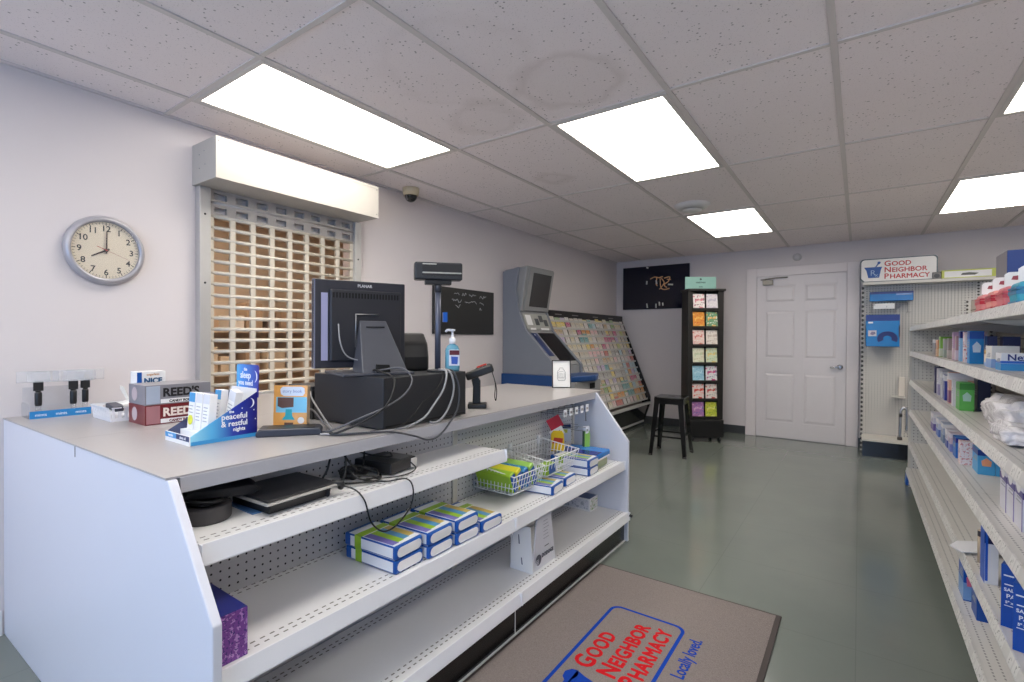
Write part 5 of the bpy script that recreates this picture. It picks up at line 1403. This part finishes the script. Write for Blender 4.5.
MB().box(kx, -2.16, 4.072, 4.098, .70, .862).build('blue_band', k_blue, ks, bevel=.004)
MB().box(kx, -2.06, 4.10, 4.66, .0, .812).build('cabinet', k_light, ks, bevel=.004)
MB().box(-2.062, -2.054, 4.42, 4.52, .735, .785).build('print_slot', black_void, ks)

# ------------------------------------------------------------------ greeting card rack on the left wall
RY0, RY1 = 4.72, 7.02
rk = thing('greeting_card_rack', 'long black tiered rack of greeting cards along the left wall', 'card rack', (0, 0, 0))
NT_, ZB_, ZTp = 13, .36, 1.40
XF, XBk = -2.385, -2.80
def tier_xz(i):   # i = 0 top
    f = i / (NT_ - 1); return XBk + .03 + (XF - XBk - .06) * f, ZTp - (ZTp - ZB_) * f
sidep = [(-2.862, 0), (-2.44, 0), (-2.44, .04), (-2.35, .30), (-2.35, .40), (-2.77, 1.46), (-2.77, 1.525), (-2.862, 1.525)]
for y in (RY0, RY1 - .018): MB().prism(sidep, y, y + .018, 'y').build('end_panel', black_metal, rk)
MB().box(-2.80, -2.765, RY0 + .018, RY1 - .018, 1.44, 1.525).build('header', M('header_black', (26, 22, 22), .4), rk)
b = MB()
for y in (5.0, 5.42, 6.0, 6.5): b.box(-2.7655, -2.7645, y, y + .16, 1.478, 1.488)
b.build('header_print', M('header_grey', (150, 146, 144), .5), rk)
MB().prism([(-2.86, .30), (-2.46, .30), (-2.83, 1.44), (-2.86, 1.44)], RY0 + .018, RY1 - .018, 'y').build('core', M('rack_core', (120, 112, 104), .6), rk)
MB().prism([(-2.86, 0), (-2.45, 0), (-2.45, .04), (-2.37, .285), (-2.37, .3), (-2.86, .3)], RY0 + .018, RY1 - .018, 'y').build('base', black_metal, rk)
MB().box(-2.385, -2.335, RY0 + .018, RY1 - .018, .30, .328).box(-2.452, -2.438, RY0, RY1 - .018, .035, .06).build('ledge_strip', M('strip_silver', (190, 188, 186), .3), rk)
for i in range(NT_):
    x, z = tier_xz(i)
    tm = MB().box(x, x + .032, RY0 + .02, RY1 - .02, z - .004, z).box(x + .0305, x + .032, RY0 + .02, RY1 - .02, z, z + .018)
    tm.build('tier', M('tier_clear', (196, 194, 190), .3), rk)
card_cols = [('white', (232, 228, 222), (200, 120, 130), (150, 170, 180)), ('cream', (230, 218, 190), (190, 150, 90), (140, 160, 110)), ('pale pink', (232, 196, 196), (206, 80, 110), (240, 230, 225)),
             ('yellow', (226, 200, 84), (240, 236, 220), (214, 150, 60)), ('orange', (222, 140, 56), (240, 220, 160), (180, 60, 40)), ('red', (190, 52, 50), (240, 220, 210), (230, 170, 90)),
             ('pale blue', (170, 204, 214), (240, 238, 232), (90, 140, 170)), ('teal', (70, 150, 156), (226, 230, 214), (40, 90, 110)), ('green', (130, 168, 92), (236, 230, 200), (80, 120, 60)),
             ('lime', (186, 200, 84), (240, 238, 214), (220, 120, 120)), ('lilac', (190, 170, 204), (240, 232, 238), (130, 90, 150)), ('magenta', (206, 74, 122), (240, 210, 220), (120, 50, 90)),
             ('grey', (172, 168, 164), (222, 218, 212), (110, 104, 104)), ('tan', (196, 164, 124), (232, 220, 196), (140, 100, 70)), ('beige', (216, 204, 186), (180, 150, 140), (160, 170, 150))]
card_mats = {n: print_mat('print_' + n.replace(' ', '_'), a, b_, c_, 34) for n, a, b_, c_ in card_cols}
CARD_BASE = {n: tuple(int(205 + (v - 205) * .45) for v in a) for n, a, b_, c_ in card_cols}
wts = [10, 9, 6, 4, 4, 3, 4, 2, 3, 2, 3, 3, 6, 5, 9]
ordn = ['first', 'second', 'third', 'fourth', 'fifth', 'sixth', 'seventh', 'eighth', 'ninth', 'tenth', 'eleventh', 'twelfth', 'thirteenth', 'fourteenth', 'fifteenth', 'sixteenth', 'seventeenth', 'eighteenth', 'nineteenth', 'twentieth']
proto = {}
rnd = random.Random(21)
NC = 19; cw = (RY1 - RY0 - .05) / NC
for n in card_mats:
    me = MB().box(0, .0022, 0, 1, 0, 1).box(.0022, .0024, .1, .9, .42, .93, mi=1).box(.0022, .0023, .2, .8, .3, .36, mi=1)
    oo = me.build('greeting_card', [pm(CARD_BASE[n]), card_mats[n]]); proto[n] = oo.data; bpy.data.objects.remove(oo)
for i in range(NT_):
    x, z = tier_xz(i); last = None
    for c in range(NC):                    # c counted from the far (right-hand) end
        nm = rnd.choices([k[0] for k in card_cols], wts)[0] if (last is None or rnd.random() > .3) else last
        last = nm
        o = bpy.data.objects.new('greeting_card', proto[nm]); COL.objects.link(o)
        w_ = cw * rnd.uniform(.78, .93); h_ = rnd.uniform(.115, .14) if i < NT_ - 1 else rnd.uniform(.13, .16)
        o.location = (x + .02 + rnd.uniform(-.004, .004), RY1 - .028 - (c + 1) * cw + rnd.uniform(0, .01), z + .001)
        o.rotation_euler = (0, math.radians(-20), 0); o.scale = (1, w_, h_)
        tag(o, '%s greeting card, %s tier from top, %s from far end of wall rack' % (nm, ordn[i], ordn[c]), 'greeting card', 'greeting cards on the long wall rack')

# ------------------------------------------------------------------ card spinner tower
sp = thing('card_tower', 'tall narrow black card tower on casters with a mint sign on top', 'card rack', (-1.515, 6.36, 0), math.radians(36.5))
MB().box(-.2, .2, -.15, .15, .055, .26).build('base', M('tower_black', (20, 20, 21), .45), sp, bevel=.006)
for x in (-.16, .16):
    for y in (-.12, .12):
        q = MB().lathe([(.026, -.011), (.028, -.008), (.028, .008), (.026, .011)], 18, T=Matrix.Translation((x, y, .028)) @ Matrix.Rotation(PI / 2, 4, 'Y'))
        cst = q.build('caster', black_plastic, sp)
        MB().box(x - .016, x + .016, y - .01, y + .01, .048, .058).build('fork', steel, cst)
b = MB()
for (x0, x1, y0, y1) in ((-.21, -.155, -.1, .1), (.145, .21, -.1, .1), (-.155, .145, .08, .1)): b.box(x0, x1, y0, y1, .26, 1.80)
b.build('column', M('tower_frame', (30, 27, 25), .45), sp, bevel=.003)
MB().box(-.222, .222, -.13, .12, 1.775, 1.80).build('top_cap', M('tower_frame', (30, 27, 25), .45), sp, bevel=.003)
MB().box(-.01, .002, -.1, -.086, .26, 1.78).build('divider', black_metal, sp)
NR = 7; rh = (1.765 - .275) / NR
for k in range(NR):
    z = .275 + k * rh
    MB().box(-.155, .145, -.11, .08, z - .008, z).box(-.155, .145, -.112, -.108, z - .008, z + .022).build('pocket', M('tower_frame', (30, 27, 25), .45), sp)
t = thing('tower_sign', 'mint green sign card standing on top of the black card tower', 'sign', (-1.53, 6.34, 1.8005), math.radians(36.5))
MB().box(-.19, .18, -.008, .0, 0, .15).build('card', M('mint_card', (146, 190, 178), .5), t, bevel=.002)
b = MB().text('GREETINGS', .022, basis((-.005, -.0085, .075), (1, 0, 0), (0, 0, 1)), offset=.0008).text('cards', .022, basis((-.005, -.0085, .025), (1, 0, 0), (0, 0, 1)), offset=.0006)
b.lathe([(.012, 0), (.012, .0008)], 14, T=basis((-.005, -.0082, .122), (1, 0, 0), (0, 0, 1)), smooth=False)
b.build('lettering', M('mint_ink', (58, 84, 80), .5), t)
tc = [[('white and rose', (232, 222, 218), (214, 130, 140), (150, 110, 120)), ('lilac grey', (214, 206, 210), (180, 170, 186), (226, 222, 224))],
      [('orange', (224, 146, 50), (240, 190, 90), (206, 90, 40)), ('green with orange', (104, 150, 110), (226, 170, 80), (226, 226, 214))],
      [('pale rose', (232, 200, 190), (214, 120, 110), (240, 232, 226)), ('off-white', (226, 216, 206), (206, 190, 176), (190, 170, 160))],
      [('pale cream', (222, 220, 196), (196, 206, 170), (206, 190, 160)), ('pale green', (206, 214, 184), (226, 200, 120), (160, 186, 150))],
      [('pale blue', (160, 204, 220), (190, 220, 230), (120, 176, 200)), ('white and pink', (226, 222, 222), (206, 70, 130), (110, 130, 150))],
      [('red and white', (222, 206, 200), (206, 60, 50), (226, 130, 110)), ('white and red', (226, 214, 206), (200, 70, 60), (150, 160, 160))],
      [('violet', (176, 120, 176), (220, 170, 200), (90, 110, 170)), ('lime yellow', (196, 200, 70), (226, 222, 130), (110, 150, 60))]]
R36 = Matrix.Translation((-1.515, 6.36, 0)) @ Matrix.Rotation(math.radians(36.5), 4, 'Z')
rown = ['top', 'second', 'third', 'fourth', 'fifth', 'sixth', 'bottom']
for r in range(NR):
    for s_ in range(2):
        nm, a, b_, c_ = tc[r][s_]
        z = .275 + (NR - 1 - r) * rh
        o = MB().box(0, .134, 0, .003, 0, .188).box(.015, .12, -.0006, 0, .016, .05).build('greeting_card', print_mat('tower_%d_%d' % (r, s_), a, b_, c_, 22))
        o.matrix_world = R36 @ Matrix.Translation((-.148 if s_ == 0 else .006, -.102, z + .002)) @ Matrix.Rotation(math.radians(-6), 4, 'X')
        tag(o, '%s card in the %s row of the black card tower' % (nm, rown[r]), 'greeting card', 'cards in the black tower')

# ------------------------------------------------------------------ metal stool
st = thing('metal_stool', 'black metal bar stool with splayed legs standing before the card tower', 'stool', (-1.585, 5.40, 0), math.radians(4))
hs, hb_ = .148, .19
q = MB(); n = 8
pts = []
for cx, cy, a0 in ((1, 1, 0), (-1, 1, PI / 2), (-1, -1, PI), (1, -1, 3 * PI / 2)):
    for k in range(5): a = a0 + PI / 2 * k / 4; pts.append((cx * .118 + .032 * math.cos(a), cy * .118 + .032 * math.sin(a)))
q.prism(pts, .588, .607, 'z'); q.build('seat', black_metal, st, bevel=.005, seg=3)
MB().box(-.03, .03, -.008, .008, .6072, .608).build('hand_slot', black_void, st)
q = MB()
for x0, x1, y0, y1 in ((-.14, .14, -.146, -.138), (-.14, .14, .138, .146), (-.146, -.138, -.14, .14), (.138, .146, -.14, .14)): q.box(x0, x1, y0, y1, .535, .59)
q.build('apron', black_metal, st)
for sx in (-1, 1):
    for sy in (-1, 1):
        q = MB()
        def ring(z):
            f = 1 - z / .59; c = .134 + (.178 - .134) * f; w_ = .046 - .018 * f
            return [(sx * (c + .008), sy * (c + .008), z), (sx * (c + .008), sy * (c - w_), z), (sx * (c + .003), sy * (c - w_), z), (sx * (c + .003), sy * (c + .003), z), (sx * (c - w_), sy * (c + .003), z), (sx * (c - w_), sy * (c + .008), z)]
        A, B_ = ring(.0), ring(.59)
        q.add(A + B_, [(i, (i + 1) % 6, 6 + (i + 1) % 6, 6 + i) for i in range(6)] + [(0, 1, 2, 3, 4, 5), (6, 7, 8, 9, 10, 11)])
        lg = q.build('leg', black_metal, st)
        c = .178
        MB().box(*sorted((sx * (c - .018), sx * (c + .011))), *sorted((sy * (c - .018), sy * (c + .011))), 0, .018).build('rubber_foot', M('rubber', (70, 66, 64), .7), lg)
q = MB(); z = .2; c = .134 + .044 * (1 - z / .59)
for s_ in (-1, 1):
    q.box(-c, c, s_ * c - .004, s_ * c + .004, z - .009, z + .009).box(s_ * c - .004, s_ * c + .004, -c, c, z + .02, z + .038)
q.build('foot_rail', black_metal, st)

# ------------------------------------------------------------------ entrance mat
mt = thing('entrance_mat', 'taupe entrance mat with blue framed red lettering on the floor', 'mat', (0, 0, 0))
MX0, MX1, MY0, MY1 = -1.113, -.262, .98, 2.522
MB().box(MX0 + .012, MX1 - .02, MY0 + .02, MY1 - .012, .001, .0095).build('pile', mat_pile(), mt)
b = MB().box(MX0, MX1, MY0, MY1, 0, .001)
for (x0, x1, y0, y1) in ((MX0, MX0 + .012, MY0, MY1), (MX1 - .02, MX1, MY0, MY1), (MX0 + .012, MX1 - .02, MY0, MY0 + .02), (MX0 + .012, MX1 - .02, MY1 - .012, MY1)): b.box(x0, x1, y0, y1, .001, .008)
b.build('rubber_edge', M('mat_rubber', (54, 44, 42), .6), mt, bevel=.0015)
mat_blue = M('mat_blue', (22, 60, 150), .9, var=.15, scale=200, spec=.1); mat_red = M('mat_red', (184, 26, 34), .9, var=.15, scale=200, spec=.1)
T = basis((0, 0, .0096), (0, 1, 0), (-1, 0, 0))       # text x -> world y, text y -> world -x
# frame: rounded rectangle, x from -.885 to -.57, y from 1.36 to 2.165
def rr(x0, x1, y0, y1, r):
    o_ = []
    for cx, cy, a0 in ((x1 - r, y1 - r, 0), (x0 + r, y1 - r, PI / 2), (x0 + r, y0 + r, PI), (x1 - r, y0 + r, 3 * PI / 2)):
        for k in range(7): a = a0 + PI / 2 * k / 6; o_.append((cx + r * math.cos(a), cy + r * math.sin(a)))
    return o_
A, B_ = rr(-.888, -.566, 1.32, 2.172, .045), rr(-.874, -.58, 1.334, 2.158, .034)
n = len(A)
b = MB().add([(x, y, .0098) for x, y in A] + [(x, y, .0098) for x, y in B_] + [(x, y, .0092) for x, y in A] + [(x, y, .0092) for x, y in B_],
             [(i, (i + 1) % n, n + (i + 1) % n, n + i) for i in range(n)] + [(i, (i + 1) % n, 2 * n + (i + 1) % n, 2 * n + i) for i in range(n)])
b.build('frame_print', mat_blue, mt)
b = MB()
T0 = basis((0, 0, .0097), (0, 1, 0), (-1, 0, 0))
for w_, y_, x_, big, small, sq in (('GOOD', 1.69, .782, .105, .084, .9), ('NEIGHBOR', 1.69, .69, .1, .08, .92), ('PHARMACY', 1.685, .605, .1, .08, .92)):
    caps(b, w_, y_, x_, big, small, T0, sq, 1.05, .0034)
b.build('red_lettering', mat_red, mt)
b = MB(); bold(b, 'Locally loved.', .066, T0 @ Matrix.Translation((1.835, .492, 0)) @ Matrix.Diagonal((.78, 1, 1, 1)), .0014); b.build('blue_lettering', mat_blue, mt)
b = MB()
def mp(pts): b.prism([(-v, u) for u, v in pts], .0092, .0099, 'z')
def P2(l): return [(y, -x) for x, y in l]
# mortar and pestle emblem beside the words (x across, y along the mat)
b.prism([(-.815, 1.415), (-.815, 1.66), (-.78, 1.645), (-.64, 1.61), (-.61, 1.585), (-.61, 1.49), (-.64, 1.465), (-.78, 1.43)], .0092, .0099, 'z')
b.prism([(-.83, 1.55), (-.83, 1.585), (-.845, 1.6), (-.85, 1.63), (-.835, 1.655), (-.81, 1.66), (-.8, 1.63), (-.81, 1.6), (-.805, 1.56)], .0092, .0099, 'z')
b.build('mortar_emblem', mat_blue, mt)

# ------------------------------------------------------------------ daylight through the shop window behind the camera
w_ = bpy.data.worlds.new('sky'); scene.world = w_; w_.use_nodes = True
bg = w_.node_tree.nodes['Background']; bg.inputs[0].default_value = (.4, .62, 1.0, 1); bg.inputs[1].default_value = SKY
pt = bpy.data.lights.new('window_portal', 'AREA'); pt.shape = 'RECTANGLE'; pt.size = 4.0; pt.size_y = 1.5; pt.cycles.is_portal = True
po = bpy.data.objects.new('window_portal', pt); COL.objects.link(po); po.location = (-.3, -2.75, 1.4); po.rotation_euler = (-PI / 2, 0, PI)

scene.view_settings.view_transform = 'Standard'; scene.view_settings.look = 'None'
scene.view_settings.exposure = EXPO; scene.view_settings.gamma = 1; scene.view_settings.use_curve_mapping = False
scene.cycles.max_bounces = 10; scene.cycles.diffuse_bounces = 6; scene.cycles.transparent_max_bounces = 16
scene.cycles.caustics_reflective = False; scene.cycles.caustics_refractive = False
scene.cycles.use_denoising = True; scene.cycles.sample_clamp_indirect = 6
